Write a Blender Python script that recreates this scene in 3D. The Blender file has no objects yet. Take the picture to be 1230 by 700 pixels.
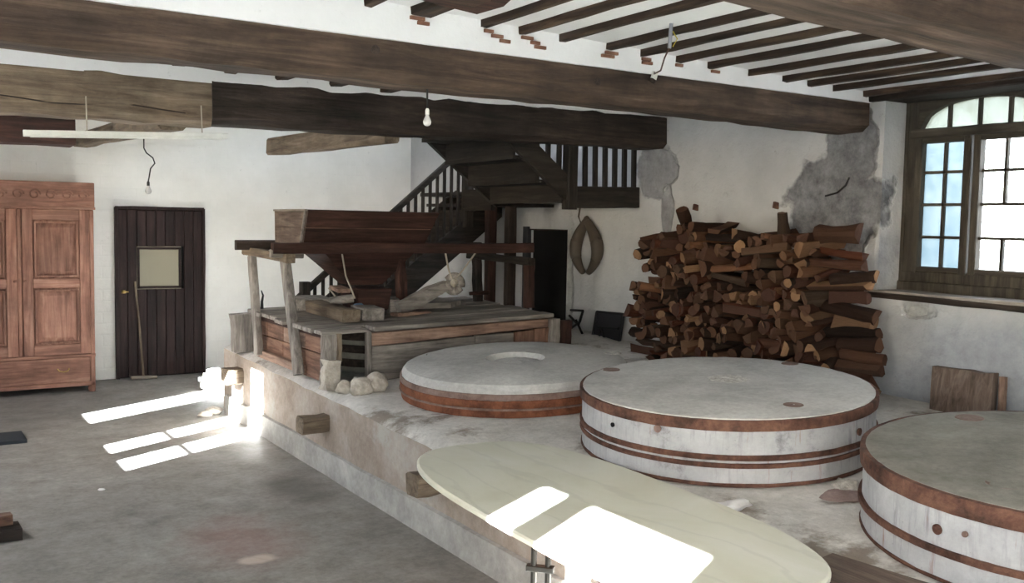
import bpy, bmesh, math, random
from mathutils import Vector, Matrix, noise as mnoise

random.seed(7)
scene = bpy.context.scene
COL = scene.collection

# ------------------------------------------------------------------ camera
F_PX, YAW, PITCH, ROLL = 1142.2, math.radians(32.84), math.radians(4.11), math.radians(1.053)
fwd = Vector((math.sin(YAW) * math.cos(PITCH), math.cos(YAW) * math.cos(PITCH), -math.sin(PITCH)))
rgt = Vector((math.cos(YAW), -math.sin(YAW), 0))
upv = rgt.cross(fwd)
c_, s_ = math.cos(ROLL), math.sin(ROLL)
cr, cu = c_ * rgt + s_ * upv, -s_ * rgt + c_ * upv
cam_data = bpy.data.cameras.new('camera')
cam_data.sensor_width = 36.0
cam_data.lens = F_PX * 36.0 / 1230.0
cam_data.clip_start = 0.05
cam = bpy.data.objects.new('camera', cam_data)
COL.objects.link(cam)
cam.matrix_world = Matrix(((cr.x, cu.x, -fwd.x, 0), (cr.y, cu.y, -fwd.y, 0), (cr.z, cu.z, -fwd.z, 1.65), (0, 0, 0, 1)))
scene.camera = cam

# ------------------------------------------------------------------ sky, sun, exposure
SKY_STRENGTH, SUN_ENERGY, EXPOSURE = 2.6, 72.0, 2.25
world = bpy.data.worlds.new('sky')
scene.world = world
world.use_nodes = True
wn = world.node_tree
wn.nodes.clear()
sky = wn.nodes.new('ShaderNodeTexSky')
sky.sky_type = 'NISHITA'
sky.sun_disc = False
sky.sun_elevation = math.radians(26)
sky.sun_rotation = math.radians(-119)
sky.dust_density = 1.2
sky.air_density = 1.0
bg = wn.nodes.new('ShaderNodeBackground')
bg.inputs['Strength'].default_value = SKY_STRENGTH
wo = wn.nodes.new('ShaderNodeOutputWorld')
# thin bright haze over the blue
wb = wn.nodes.new('ShaderNodeMix'); wb.data_type = 'RGBA'
wb.inputs[0].default_value = .85
wb.inputs[7].default_value = (.95, .98, 1.0, 1)
wn.links.new(sky.outputs[0], wb.inputs[6])
wn.links.new(wb.outputs[2], bg.inputs[0])
wn.links.new(bg.outputs[0], wo.inputs[0])

SUN_DIR = Vector((1.0, 0.56, -0.55)).normalized()
sd = bpy.data.lights.new('sun', 'SUN')
sd.energy = SUN_ENERGY
sd.angle = math.radians(0.5)
sd.color = (0.85, 0.94, 1.0)
sun = bpy.data.objects.new('sun', sd)
COL.objects.link(sun)
sun.rotation_euler = SUN_DIR.to_track_quat('-Z', 'Y').to_euler()

def portal(name, loc, direction, sx, sy):
    l = bpy.data.lights.new(name, 'AREA')
    l.shape = 'RECTANGLE'; l.size = sx; l.size_y = sy
    l.cycles.is_portal = True
    o = bpy.data.objects.new(name, l)
    COL.objects.link(o)
    o.location = loc
    o.rotation_euler = Vector(direction).to_track_quat('-Z', 'Z' if abs(direction[2]) < .9 else 'Y').to_euler()

portal('portal_left_a', (-1.23, 5.5, 1.88), (1, 0, 0), 1.0, 1.1)
portal('portal_left_b', (-1.23, 6.9, 1.88), (1, 0, 0), .45, 1.1)
portal('portal_left_c', (-1.23, .7, 1.88), (1, 0, 0), .95, 1.1)
portal('portal_right', (5.45, 3.25, 1.88), (-1, 0, 0), 1.0, 1.2)
portal('portal_rear', (-.4, -2.55, 1.15), (0, 1, 0), 1.2, 2.3)
portal('portal_added_skylight', (4.45, 6.8, 4.27), (0, 0, -1), .9, 1.2)  # samples sky through the roof opening added above the stairs

vs = scene.view_settings
vs.view_transform = 'Standard'
vs.look = 'None'
vs.exposure = EXPOSURE
vs.gamma = 1.0
vs.use_curve_mapping = False
scene.cycles.max_bounces = 10
scene.cycles.diffuse_bounces = 6
scene.cycles.transparent_max_bounces = 12
scene.cycles.caustics_reflective = False
scene.cycles.caustics_refractive = False
scene.cycles.sample_clamp_indirect = 12.0

# ------------------------------------------------------------------ materials
def lin(h):
    h = h.lstrip('#')
    out = []
    for i in (0, 2, 4):
        v = int(h[i:i + 2], 16) / 255
        out.append(v / 12.92 if v <= .04045 else ((v + .055) / 1.055) ** 2.4)
    return tuple(out) + (1.0,)

class NT:
    def __init__(self, name):
        self.m = bpy.data.materials.new(name)
        self.m.use_nodes = True
        self.t = self.m.node_tree
        self.b = self.t.nodes['Principled BSDF']
        self.tc = self.t.nodes.new('ShaderNodeTexCoord')
    def n(self, kind, **kw):
        nd = self.t.nodes.new('ShaderNode' + kind)
        for k, v in kw.items():
            setattr(nd, k, v)
        return nd
    def l(self, a, b):
        self.t.links.new(a, b)
    def val(self, sock, v):
        if hasattr(v, 'links') or hasattr(v, 'is_linked'):
            self.l(v, sock)
        else:
            sock.default_value = v
    def math(self, op, a, b=0.0, clamp=False):
        nd = self.n('Math', operation=op); nd.use_clamp = clamp
        self.val(nd.inputs[0], a); self.val(nd.inputs[1], b)
        return nd.outputs[0]
    def coords(self, scale=(1, 1, 1), rnd=False):
        mp = self.n('Mapping')
        mp.inputs['Scale'].default_value = scale
        src = self.tc.outputs['Object']
        if rnd:
            oi = self.n('ObjectInfo')
            ad = self.n('VectorMath', operation='ADD')
            sc = self.n('VectorMath', operation='SCALE')
            cmb = self.n('CombineXYZ')
            for i in range(3):
                self.l(oi.outputs['Random'], cmb.inputs[i])
            self.l(cmb.outputs[0], sc.inputs[0]); sc.inputs['Scale'].default_value = 37.0
            self.l(src, ad.inputs[0]); self.l(sc.outputs[0], ad.inputs[1])
            src = ad.outputs[0]
        self.l(src, mp.inputs[0])
        return mp.outputs[0]
    def noise(self, vec, scale, detail=5, rough=.6, dist=0):
        nd = self.n('TexNoise')
        nd.inputs['Scale'].default_value = scale
        nd.inputs['Detail'].default_value = detail
        nd.inputs['Roughness'].default_value = rough
        nd.inputs['Distortion'].default_value = dist
        self.l(vec, nd.inputs['Vector'])
        return nd.outputs[0]
    def ramp(self, fac, stops):
        r = self.n('ValToRGB')
        el = r.color_ramp.elements
        while len(el) < len(stops):
            el.new(.5)
        for e, (p, c) in zip(el, stops):
            e.position = p
            e.color = lin(c) if isinstance(c, str) else c
        self.l(fac, r.inputs[0])
        return r.outputs[0]
    def mix(self, fac, a, b, mode='MIX'):
        nd = self.n('Mix', data_type='RGBA', blend_type=mode)
        self.val(nd.inputs[0], fac)
        for s, v in ((nd.inputs[6], a), (nd.inputs[7], b)):
            self.val(s, lin(v) if isinstance(v, str) else v)
        return nd.outputs[2]
    def bump(self, h, strength=.3, dist=.01):
        b = self.n('Bump')
        b.inputs['Strength'].default_value = strength
        b.inputs['Distance'].default_value = dist
        self.l(h, b.inputs['Height'])
        self.l(b.outputs[0], self.b.inputs['Normal'])
    def out(self, col, rough=.8, metal=0.0, spec=.3):
        self.val(self.b.inputs['Base Color'], lin(col) if isinstance(col, str) else col)
        self.val(self.b.inputs['Roughness'], rough)
        self.b.inputs['Metallic'].default_value = metal
        self.b.inputs['Specular IOR Level'].default_value = spec
        return self.m
    def blob(self, cs, soft=.25, warp=.25, wscale=4.0):
        """mask of ellipsoid-shaped marks: cs = [(centre, radii), ...] in object space, ragged edges"""
        v = self.tc.outputs['Object']
        nz = self.n('TexNoise'); nz.inputs['Scale'].default_value = wscale; nz.inputs['Detail'].default_value = 5
        self.l(v, nz.inputs['Vector'])
        res = None
        for c, r in cs:
            sub = self.n('VectorMath', operation='SUBTRACT'); self.l(v, sub.inputs[0]); sub.inputs[1].default_value = c
            mul = self.n('VectorMath', operation='MULTIPLY'); self.l(sub.outputs[0], mul.inputs[0]); mul.inputs[1].default_value = tuple(1 / q for q in r)
            ln = self.n('VectorMath', operation='LENGTH'); self.l(mul.outputs[0], ln.inputs[0])
            d = self.math('ADD', ln.outputs['Value'], self.math('MULTIPLY', self.math('SUBTRACT', nz.outputs[0], .5), warp * 4))
            mr = self.n('MapRange'); self.l(d, mr.inputs[0])
            mr.inputs[1].default_value = 1 + soft; mr.inputs[2].default_value = 1 - soft
            mr.inputs[3].default_value = 0; mr.inputs[4].default_value = 1
            res = mr.outputs[0] if res is None else self.math('MAXIMUM', res, mr.outputs[0])
        return res

def dull(h, k):
    c = lin(h); g = .3 * c[0] + .55 * c[1] + .15 * c[2]
    return tuple(g + (q - g) * k for q in c[:3]) + (1.0,)

def wood(name, dark, mid, light, axis='x', rough=.75, scale=1.0, var=.35, bump=.35, dirt=None, sat=.72, blotch=(3.0, .55, 1.15)):
    t = NT(name)
    dark, mid, light = dull(dark, sat), dull(mid, sat), dull(light, sat)
    s = {'x': (.9, 11, 11), 'y': (11, .9, 11), 'z': (11, 11, .9)}[axis]
    v = t.coords(tuple(q * scale for q in s), rnd=True)
    n1 = t.noise(v, 2.2, 7, .65, .6)
    col = t.ramp(n1, [(.28, dark), (.5, mid), (.74, light)])
    v2 = t.coords((1, 1, 1), rnd=True)
    n2 = t.noise(v2, blotch[0], 6, .7)
    lo = t.ramp(n2, [(.33, (blotch[1],) * 3 + (1,)), (.66, (blotch[2], blotch[2] * .975, blotch[2] * .94, 1))])
    col = t.mix(.75, col, lo, 'MULTIPLY')
    oi = t.n('ObjectInfo')
    br = t.ramp(oi.outputs['Random'], [(0, (1 - var,) * 3 + (1,)), (1, (1 + var * .5,) * 3 + (1,))])
    col = t.mix(1.0, col, br, 'MULTIPLY')
    if dirt:
        n3 = t.noise(v2, 1.3, 6, .7)
        col = t.mix(t.ramp(n3, [(.45, (0, 0, 0, 1)), (.65, (1, 1, 1, 1))]), col, dirt)
    n4 = t.noise(v, 6.0, 5, .7)
    t.bump(n4, bump, .012)
    return t.out(col, rough, spec=.25)

MT = {}
for ax in 'xyz':
    MT['beam_' + ax] = wood('aged_brown_timber_' + ax, '#2a1f19', '#533f31', '#7a6350', ax, var=.15, scale=.6, bump=.6, blotch=(2.2, .35, 1.35))
    MT['dark_' + ax] = wood('dark_timber_' + ax, '#1c1613', '#382c25', '#544338', ax, var=.2, scale=.8, bump=.6, blotch=(2.5, .4, 1.3))
    MT['joist_' + ax] = wood('joist_timber_' + ax, '#1c130d', '#3d2b1f', '#6b5238', ax, var=.3)
    MT['grey_' + ax] = wood('grey_weathered_timber_' + ax, '#5c544d', '#90867d', '#b5aca2', ax, var=.25)
    MT['red_' + ax] = wood('red_brown_board_' + ax, '#452a20', '#80573f', '#a3785c', ax, var=.25)
    MT['mahog_' + ax] = wood('dark_red_board_' + ax, '#1d0f0b', '#3f231a', '#5c3626', ax, var=.2)
    MT['orange_' + ax] = wood('orange_brown_board_' + ax, '#5e4030', '#94705a', '#b8937a', ax, var=.2)
    MT['pale_' + ax] = wood('pale_brown_timber_' + ax, '#554433', '#7d6952', '#9c8970', ax, var=.2, bump=.6, blotch=(2.5, .45, 1.2))
    MT['wardrobe_' + ax] = wood('wardrobe_wood_' + ax, '#6a4030', '#9a644c', '#b8856a', ax, var=.12, scale=.9)
    MT['stair_' + ax] = wood('stair_wood_' + ax, '#171311', '#2e2721', '#443c33', ax, var=.25)
    MT['door_' + ax] = wood('door_wood_' + ax, '#1c1110', '#33201d', '#472f2a', ax, var=.25, rough=.55)
    MT['leanwood_' + ax] = wood('reddish_grey_board_' + ax, '#3d2f28', '#6e5a4e', '#8d7b6e', ax, var=.1)
    MT['frame_' + ax] = wood('window_wood_' + ax, '#2a251e', '#453d32', '#5c5346', ax, var=.1)

def plaster(name, base, alt, tone_patches=None, bump=.35, bscale=6, brick=None, pits=(22, .35)):
    t = NT(name)
    v = t.coords()
    n1 = t.noise(v, 1.6, 6, .65)
    col = t.mix(t.ramp(n1, [(.35, (0, 0, 0, 1)), (.75, (1, 1, 1, 1))]), base, alt)
    n2 = t.noise(v, 14, 5, .7)
    h = t.math('ADD', t.noise(v, bscale, 6, .6), t.math('MULTIPLY', n2, .35))
    if tone_patches:
        for col2, cs, kw in tone_patches:
            m = t.blob(cs, **kw)
            n3 = t.noise(v, 9, 8, .75)
            grey = t.ramp(n3, [(.3, col2[0]), (.7, col2[1])])
            col = t.mix(m, col, grey)
            h = t.math('SUBTRACT', h, t.math('MULTIPLY', m, .9))
    if brick:
        bt = t.n('TexBrick')
        mp = t.n('Mapping'); mp.inputs['Rotation'].default_value = (math.pi / 2, 0, 0)
        t.l(t.tc.outputs['Object'], mp.inputs[0]); t.l(mp.outputs[0], bt.inputs[0])
        bt.inputs['Scale'].default_value = 2.2
        bt.inputs['Mortar Smooth'].default_value = 1.0
        bt.inputs['Mortar Size'].default_value = .03
        h = t.math('ADD', h, t.math('MULTIPLY', bt.outputs['Fac'], -.16))
    pit = t.ramp(t.noise(v, pits[0], 7, .8), [(.62, (0, 0, 0, 1)), (.70, (1, 1, 1, 1))])
    col = t.mix(t.math('MULTIPLY', pit, pits[1]), col, '#85827e')
    t.bump(h, bump, .03)
    return t.out(col, .9, spec=.15)

MT['wall_back'] = plaster('white_limewash_back', '#e6e4de', '#d6d4cd', bump=.22, brick=True)
MT['wall_plain'] = plaster('white_limewash', '#e4e2dc', '#d2d0ca')
MT['wall_right'] = plaster('white_plaster_patched', '#c0c0c0', '#aaaaab', tone_patches=[
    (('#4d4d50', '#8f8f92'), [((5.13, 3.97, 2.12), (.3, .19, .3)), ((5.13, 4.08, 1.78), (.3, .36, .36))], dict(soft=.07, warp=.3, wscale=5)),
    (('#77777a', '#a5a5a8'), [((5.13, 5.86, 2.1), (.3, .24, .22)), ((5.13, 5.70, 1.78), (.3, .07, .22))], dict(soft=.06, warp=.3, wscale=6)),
    (('#8f9298', '#a9acb2'), [((5.13, 2.7, .75), (.3, 1.05, .48))], dict(soft=.25, warp=.25, wscale=3)),  # darker bluish-grey area of the wall below the window
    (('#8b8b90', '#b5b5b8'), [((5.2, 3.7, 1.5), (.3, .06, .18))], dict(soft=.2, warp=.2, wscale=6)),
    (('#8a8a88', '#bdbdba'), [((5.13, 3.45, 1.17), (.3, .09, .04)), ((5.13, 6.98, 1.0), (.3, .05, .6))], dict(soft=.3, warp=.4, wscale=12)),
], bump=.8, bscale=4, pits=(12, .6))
MT['ceiling'] = plaster('white_ceiling_plaster', '#e9e8e9', '#dcdbdc', bump=.2)

def floor_mat():
    t = NT('worn_concrete_floor')
    v = t.coords()
    a = t.ramp(t.noise(v, .9, 8, .7, .3), [(.3, '#7d7872'), (.52, '#918c86'), (.75, '#a4a09b')])
    b = t.ramp(t.noise(v, 5, 9, .8), [(.35, (.6, .6, .6, 1)), (.6, (1.08, 1.08, 1.08, 1))])
    col = t.mix(.8, a, b, 'MULTIPLY')
    b2 = t.ramp(t.noise(v, 28, 6, .75), [(.35, (.75, .75, .75, 1)), (.6, (1.05, 1.05, 1.05, 1))])
    col = t.mix(.7, col, b2, 'MULTIPLY')
    sp = t.ramp(t.noise(v, 60, 3, .6), [(.72, (0, 0, 0, 1)), (.8, (1, 1, 1, 1))])
    col = t.mix(t.math('MULTIPLY', sp, .35), col, '#c9c5be')
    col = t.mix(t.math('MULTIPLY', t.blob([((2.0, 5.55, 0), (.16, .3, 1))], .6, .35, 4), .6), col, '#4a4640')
    col = t.mix(t.math('MULTIPLY', t.blob([((1.45, 4.75, 0), (.22, .35, 1))], .7, .4, 5), .35), col, '#9a6a60')
    col = t.mix(t.math('MULTIPLY', t.blob([((1.43, 4.45, 0), (.09, .06, 1))], .3, .3, 9), .7), col, '#cdb9ad')
    col = t.mix(t.math('MULTIPLY', t.blob([((.7, 8.9, 0), (1.0, .7, 1))], .5, .3, 2), .35), col, '#5c5c5c')
    vr = t.n('TexVoronoi', feature='DISTANCE_TO_EDGE'); vr.inputs['Scale'].default_value = .55
    nzv = t.n('VectorMath', operation='ADD')
    nn = t.n('TexNoise'); nn.inputs['Scale'].default_value = 1.5; nn.inputs['Detail'].default_value = 6
    t.l(v, nn.inputs['Vector']); t.l(v, nzv.inputs[0]); t.l(nn.outputs['Color'], nzv.inputs[1]); t.l(nzv.outputs[0], vr.inputs['Vector'])
    crack = t.ramp(vr.outputs['Distance'], [(.0, (1, 1, 1, 1)), (.008, (0, 0, 0, 1))])
    col = t.mix(t.math('MULTIPLY', crack, .16), col, '#5a554e')
    t.bump(t.noise(v, 9, 8, .7), .25, .02)
    return t.out(col, t.ramp(t.noise(v, 3, 4, .6), [(.3, (.55,) * 3 + (1,)), (.7, (.8,) * 3 + (1,))]), spec=.35)
MT['floor'] = floor_mat()

def mottled(name, stops, scale=3.0, rough=.9, bump=.4, fine=25, extra=None, spec=.2, bdist=.015):
    t = NT(name)
    v = t.coords()
    col = t.ramp(t.noise(v, scale, 8, .7, .2), stops)
    f = t.ramp(t.noise(v, fine, 6, .7), [(.3, (.7, .7, .7, 1)), (.65, (1.08, 1.08, 1.08, 1))])
    col = t.mix(.6, col, f, 'MULTIPLY')
    if extra:
        for c, thr, sc in extra:
            m = t.ramp(t.noise(v, sc, 7, .7), [(thr, (0, 0, 0, 1)), (thr + .08, (1, 1, 1, 1))])
            col = t.mix(m, col, c)
    t.bump(t.noise(v, fine * .6, 7, .7), bump, bdist)
    return t.out(col, rough, spec=spec)

MT['plat_front'] = mottled('brown_render', [(.3, '#84766b'), (.5, '#a09388'), (.7, '#b2aaa2')], 2.2, extra=[('#a8a39c', .58, 1.7)])
MT['plat_top'] = mottled('grey_mortar', [(.3, '#b8b3ac'), (.5, '#d4d0ca'), (.7, '#e4e0da')], 2.0, extra=[('#8f857b', .56, 1.5), ('#b39d94', .64, 2.6), ('#efece8', .66, 9)], bump=.8)
MT['plinth'] = mottled('grey_cement', [(.3, '#8d8a86'), (.5, '#a5a29d'), (.7, '#b8b5b0')], 3.5)
MT['stone_top'] = mottled('grey_millstone', [(.3, '#a09d99'), (.5, '#bab8b4'), (.7, '#cac8c4')], 2.0, fine=40, bump=.25)
MT['stone_dark'] = mottled('dark_grey_millstone', [(.3, '#6d6a60'), (.5, '#85827a'), (.7, '#9a978d')], 2.0, fine=40, bump=.25)
def stone_side():
    t = NT('limewashed_stone_side')
    v = t.coords()
    col = t.ramp(t.noise(v, 5, 8, .75), [(.3, '#747476'), (.42, '#a0a0a2'), (.7, '#b6b6b8')])
    dv = t.coords((16, 16, 1.6))
    drip = t.ramp(t.noise(dv, 2.2, 6, .7), [(.52, (0, 0, 0, 1)), (.68, (1, 1, 1, 1))])
    patch = t.ramp(t.noise(v, 2.6, 4, .6), [(.42, (0, 0, 0, 1)), (.62, (1, 1, 1, 1))])
    col = t.mix(t.math('MULTIPLY', t.math('MULTIPLY', drip, patch), .8), col, '#78767a')
    rs = t.ramp(t.noise(dv, 1.3, 6, .7), [(.62, (0, 0, 0, 1)), (.70, (1, 1, 1, 1))])
    col = t.mix(t.math('MULTIPLY', rs, .75), col, '#8a6552')
    sp = t.ramp(t.noise(v, 30, 6, .75), [(.64, (0, 0, 0, 1)), (.70, (1, 1, 1, 1))])
    col = t.mix(t.math('MULTIPLY', sp, .6), col, '#6f6a68')
    t.bump(t.noise(v, 24, 7, .75), .5, .012)
    return t.out(col, .9, spec=.2)
MT['stone_white'] = stone_side()
MT['rust'] = mottled('rusted_iron', [(.3, '#33241f'), (.5, '#5c4036'), (.7, '#7d5b4b')], 9, rough=.85, fine=50, bump=.6, extra=[('#8d7a70', .68, 14), ('#2a2220', .66, 5)])
MT['rust_bright'] = mottled('bright_rusted_iron', [(.3, '#4a2c20'), (.5, '#784a35'), (.7, '#946148')], 7, rough=.85, fine=50, bump=.6, extra=[('#8d7a70', .72, 14)])
MT['rust_grey'] = mottled('grey_rusted_iron', [(.3, '#5d4a42'), (.5, '#7d6860'), (.7, '#938078')], 6, rough=.85, fine=50)
MT['rubble'] = mottled('pale_rubble', [(.3, '#8d8880'), (.5, '#c0bcb4'), (.7, '#dedbd5')], 22, fine=60, bump=.8)
MT['rock'] = mottled('pale_rock', [(.3, '#8f877c'), (.5, '#b3aa9e'), (.7, '#c9c2b7')], 9, fine=40, bump=.6)
MT['brick'] = mottled('orange_brick', [(.3, '#6a4a3c'), (.5, '#86604e'), (.7, '#a08070')], 12)
MT['brown_stone'] = mottled('pinkish_stone', [(.3, '#7d6660'), (.5, '#94807a'), (.7, '#a8948e')], 8)
MT['bark'] = None

def marble():
    t = NT('cream_marble')
    v = t.coords((1.6, 1, 1))
    n1 = t.noise(v, 1.8, 7, .6, 1.0)
    col = t.ramp(n1, [(.3, '#c8c5b2'), (.5, '#d2d0c0'), (.7, '#dad8cd')])
    ms = t.n('TexNoise', noise_type='RIDGED_MULTIFRACTAL') if hasattr(bpy.types.ShaderNodeTexNoise, 'noise_type') else t.n('TexNoise')
    ms.inputs['Scale'].default_value = 1.1; ms.inputs['Detail'].default_value = 6
    t.l(v, ms.inputs['Vector'])
    wv = t.n('TexWave', wave_type='BANDS'); wv.inputs['Scale'].default_value = .9; wv.inputs['Distortion'].default_value = 14; wv.inputs['Detail'].default_value = 5; wv.inputs['Detail Scale'].default_value = 1.6
    t.l(t.coords((1.5, .5, 1)), wv.inputs['Vector'])
    vein = t.ramp(wv.outputs['Fac'], [(.0, (1, 1, 1, 1)), (.06, (0, 0, 0, 1))])
    col = t.mix(t.math('MULTIPLY', vein, .16), col, '#8f8d84')
    return t.out(col, .28, spec=.4)
MT['marble'] = marble()

def simple(name, col, rough=.6, metal=0.0, spec=.3):
    t = NT(name)
    v = t.coords()
    m = t.ramp(t.noise(v, 12, 4, .6), [(.3, (.8, .8, .8, 1)), (.7, (1.1, 1.1, 1.1, 1))])
    return t.out(t.mix(.6, col, m, 'MULTIPLY'), rough, metal, spec)
MT['white_paint'] = simple('white_enamel', '#e3e2da', .4)
MT['black_cable'] = simple('black_cable', '#1a1816', .5)
MT['black_iron'] = simple('black_iron', '#121110', .5, .3)
MT['grey_tube'] = simple('grey_plastic_tube', '#8e8f98', .5)
MT['yellow_wire'] = simple('yellow_wire', '#c9b53a', .5)
MT['brown_wire'] = simple('brown_wire', '#5a4038', .5)
MT['brass'] = simple('brass', '#b99b62', .35, .9)
MT['chrome'] = simple('steel', '#4a4844', .35, .8)
MT['rope'] = simple('hemp_rope', '#a89f90', .9)
MT['leather'] = simple('worn_leather', '#50473e', .55)
MT['slate'] = simple('dark_slate', '#26262a', .5)
MT['slate_frame'] = simple('black_panel', '#17171a', .5)
MT['black'] = simple('unlit_black', '#0b0a0a', .9)  # near-black colour stands in for unlit depth
MT['paper'] = simple('white_paper', '#e6e4e2', .8)
MT['white_sack'] = simple('white_sack', '#e9e6e0', .7)
MT['blue_cloth'] = simple('blue_grey_cloth', '#5f7890', .8)
MT['mat'] = simple('dark_blue_mat', '#2a3036', .8)
MT['straw'] = simple('straw_broom', '#8a8074', .9)

def glass(name, tint, trans, clear):
    m = bpy.data.materials.new(name)
    m.use_nodes = True
    t = m.node_tree
    t.nodes.clear()
    o = t.nodes.new('ShaderNodeOutputMaterial')
    tr = t.nodes.new('ShaderNodeBsdfTransparent'); tr.inputs[0].default_value = (.96, .97, .97, 1)
    tl = t.nodes.new('ShaderNodeBsdfTranslucent'); tl.inputs[0].default_value = lin(tint)
    tc = t.nodes.new('ShaderNodeTexCoord')
    nz = t.nodes.new('ShaderNodeTexNoise'); nz.inputs['Scale'].default_value = 9; nz.inputs['Detail'].default_value = 7
    t.links.new(tc.outputs['Object'], nz.inputs['Vector'])
    rp = t.nodes.new('ShaderNodeMapRange'); rp.inputs[1].default_value = .3; rp.inputs[2].default_value = .7
    rp.inputs[3].default_value = max(0, trans - .2); rp.inputs[4].default_value = min(1, trans + .2)
    t.links.new(nz.outputs[0], rp.inputs[0])
    mx = t.nodes.new('ShaderNodeMixShader')
    t.links.new(rp.outputs[0], mx.inputs[0])
    t.links.new(tr.outputs[0], mx.inputs[1]); t.links.new(tl.outputs[0], mx.inputs[2])
    gl = t.nodes.new('ShaderNodeBsdfGlossy'); gl.inputs['Roughness'].default_value = .08
    m2 = t.nodes.new('ShaderNodeMixShader'); m2.inputs[0].default_value = .05
    t.links.new(mx.outputs[0], m2.inputs[1]); t.links.new(gl.outputs[0], m2.inputs[2])
    t.links.new(m2.outputs[0], o.inputs[0])
    return m
MT['glass_clear'] = glass('clear_window_glass', '#ffffff', .2, 1)
MT['glass_dirty'] = glass('dirty_window_glass', '#414c50', 1.18, 0)
MT['glass_top'] = glass('dusty_window_glass', '#4e5048', 1.18, 0)

def log_mats():
    t = NT('log_bark')
    v = t.coords((2, 9, 9), rnd=True)
    oi = t.n('ObjectInfo')
    c = t.ramp(oi.outputs['Random'], [(0, '#1f1815'), (.3, '#3d2b23'), (.5, '#5a3527'), (.65, '#463a31'), (.85, '#332722'), (1, '#7d5942')])
    n1 = t.ramp(t.noise(v, 2.5, 7, .7, .5), [(.3, (.45, .43, .42, 1)), (.7, (1.25, 1.2, 1.15, 1))])
    col = t.mix(.85, c, n1, 'MULTIPLY')
    t.bump(t.noise(v, 6, 5, .7), .6, .01)
    a = t.out(col, .9, spec=.1)
    t = NT('log_end_grain')
    v = t.coords((6, 6, 6), rnd=True)
    oi = t.n('ObjectInfo')
    c = t.ramp(oi.outputs['Random'], [(0, '#3d2b22'), (.25, '#5c4335'), (.5, '#45302a'), (.7, '#4f3c30'), (.86, '#8a6c52'), (1, '#553d30')])
    n1 = t.ramp(t.noise(v, 3, 6, .7), [(.3, (.55, .52, .5, 1)), (.7, (1.1, 1.08, 1.05, 1))])
    b = t.out(t.mix(.85, c, n1, 'MULTIPLY'), .9, spec=.1)
    return a, b
MT['bark'], MT['endgrain'] = log_mats()

# ------------------------------------------------------------------ geometry helpers
def woff(o):
    v = Vector((0, 0, 0))
    while o is not None:
        v += o.location
        o = o.parent
    return v

def obj(name, bm, mat, parent=None, loc=None, local=False, smooth=False, bevel=0.0):
    """one bmesh -> one object. World-space vertices are shifted to the parent's origin unless local=True."""
    if bevel:
        bmesh.ops.bevel(bm, geom=bm.edges[:], offset=bevel, segments=1, affect='EDGES', clamp_overlap=True)
    me = bpy.data.meshes.new(name)
    off = Vector((0, 0, 0))
    o = bpy.data.objects.new(name, me)
    if parent is not None:
        if not local:
            off = woff(parent)
    elif loc is not None and not local:
        off = Vector(loc)
    if off.length:
        bmesh.ops.translate(bm, verts=bm.verts, vec=-off)
    bmesh.ops.recalc_face_normals(bm, faces=bm.faces)
    bm.to_mesh(me)
    bm.free()
    if smooth:
        for p in me.polygons:
            p.use_smooth = True
    mats = mat if isinstance(mat, (list, tuple)) else [mat]
    for m in mats:
        me.materials.append(MT[m] if isinstance(m, str) else m)
    COL.objects.link(o)
    if loc is not None:
        o.location = loc
    if parent is not None:
        o.parent = parent
    return o

def smart_smooth(o, ang=35):
    me = o.data
    for p in me.polygons:
        p.use_smooth = True
    me.set_sharp_from_angle(angle=math.radians(ang))
    return o

def tag(o, label, cat, group=None):
    o['label'] = label
    o['category'] = cat
    if group:
        o['group'] = group
    return o

def struct(o, label=None):
    o['kind'] = 'structure'
    if label:
        o['label'] = label
    return o

def thing(name, label, cat, loc, group=None, rot=None):
    o = bpy.data.objects.new(name, None)
    o.empty_display_size = .1
    COL.objects.link(o)
    o.location = loc
    if rot is not None:
        o.rotation_euler = rot
    return tag(o, label, cat, group)

def B():
    return bmesh.new()

def box(bm, lo, hi):
    lo, hi = Vector(lo), Vector(hi)
    v = [bm.verts.new((x, y, z)) for z in (lo.z, hi.z) for y in (lo.y, hi.y) for x in (lo.x, hi.x)]
    for f in ((0, 2, 3, 1), (4, 5, 7, 6), (0, 1, 5, 4), (2, 6, 7, 3), (0, 4, 6, 2), (1, 3, 7, 5)):
        bm.faces.new([v[i] for i in f])
    return bm

def hexa(bm, bot, top):
    """8-corner solid from two quads"""
    v = [bm.verts.new(p) for p in list(bot) + list(top)]
    for f in ((3, 2, 1, 0), (4, 5, 6, 7), (0, 1, 5, 4), (1, 2, 6, 5), (2, 3, 7, 6), (3, 0, 4, 7)):
        bm.faces.new([v[i] for i in f])
    return bm

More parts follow.
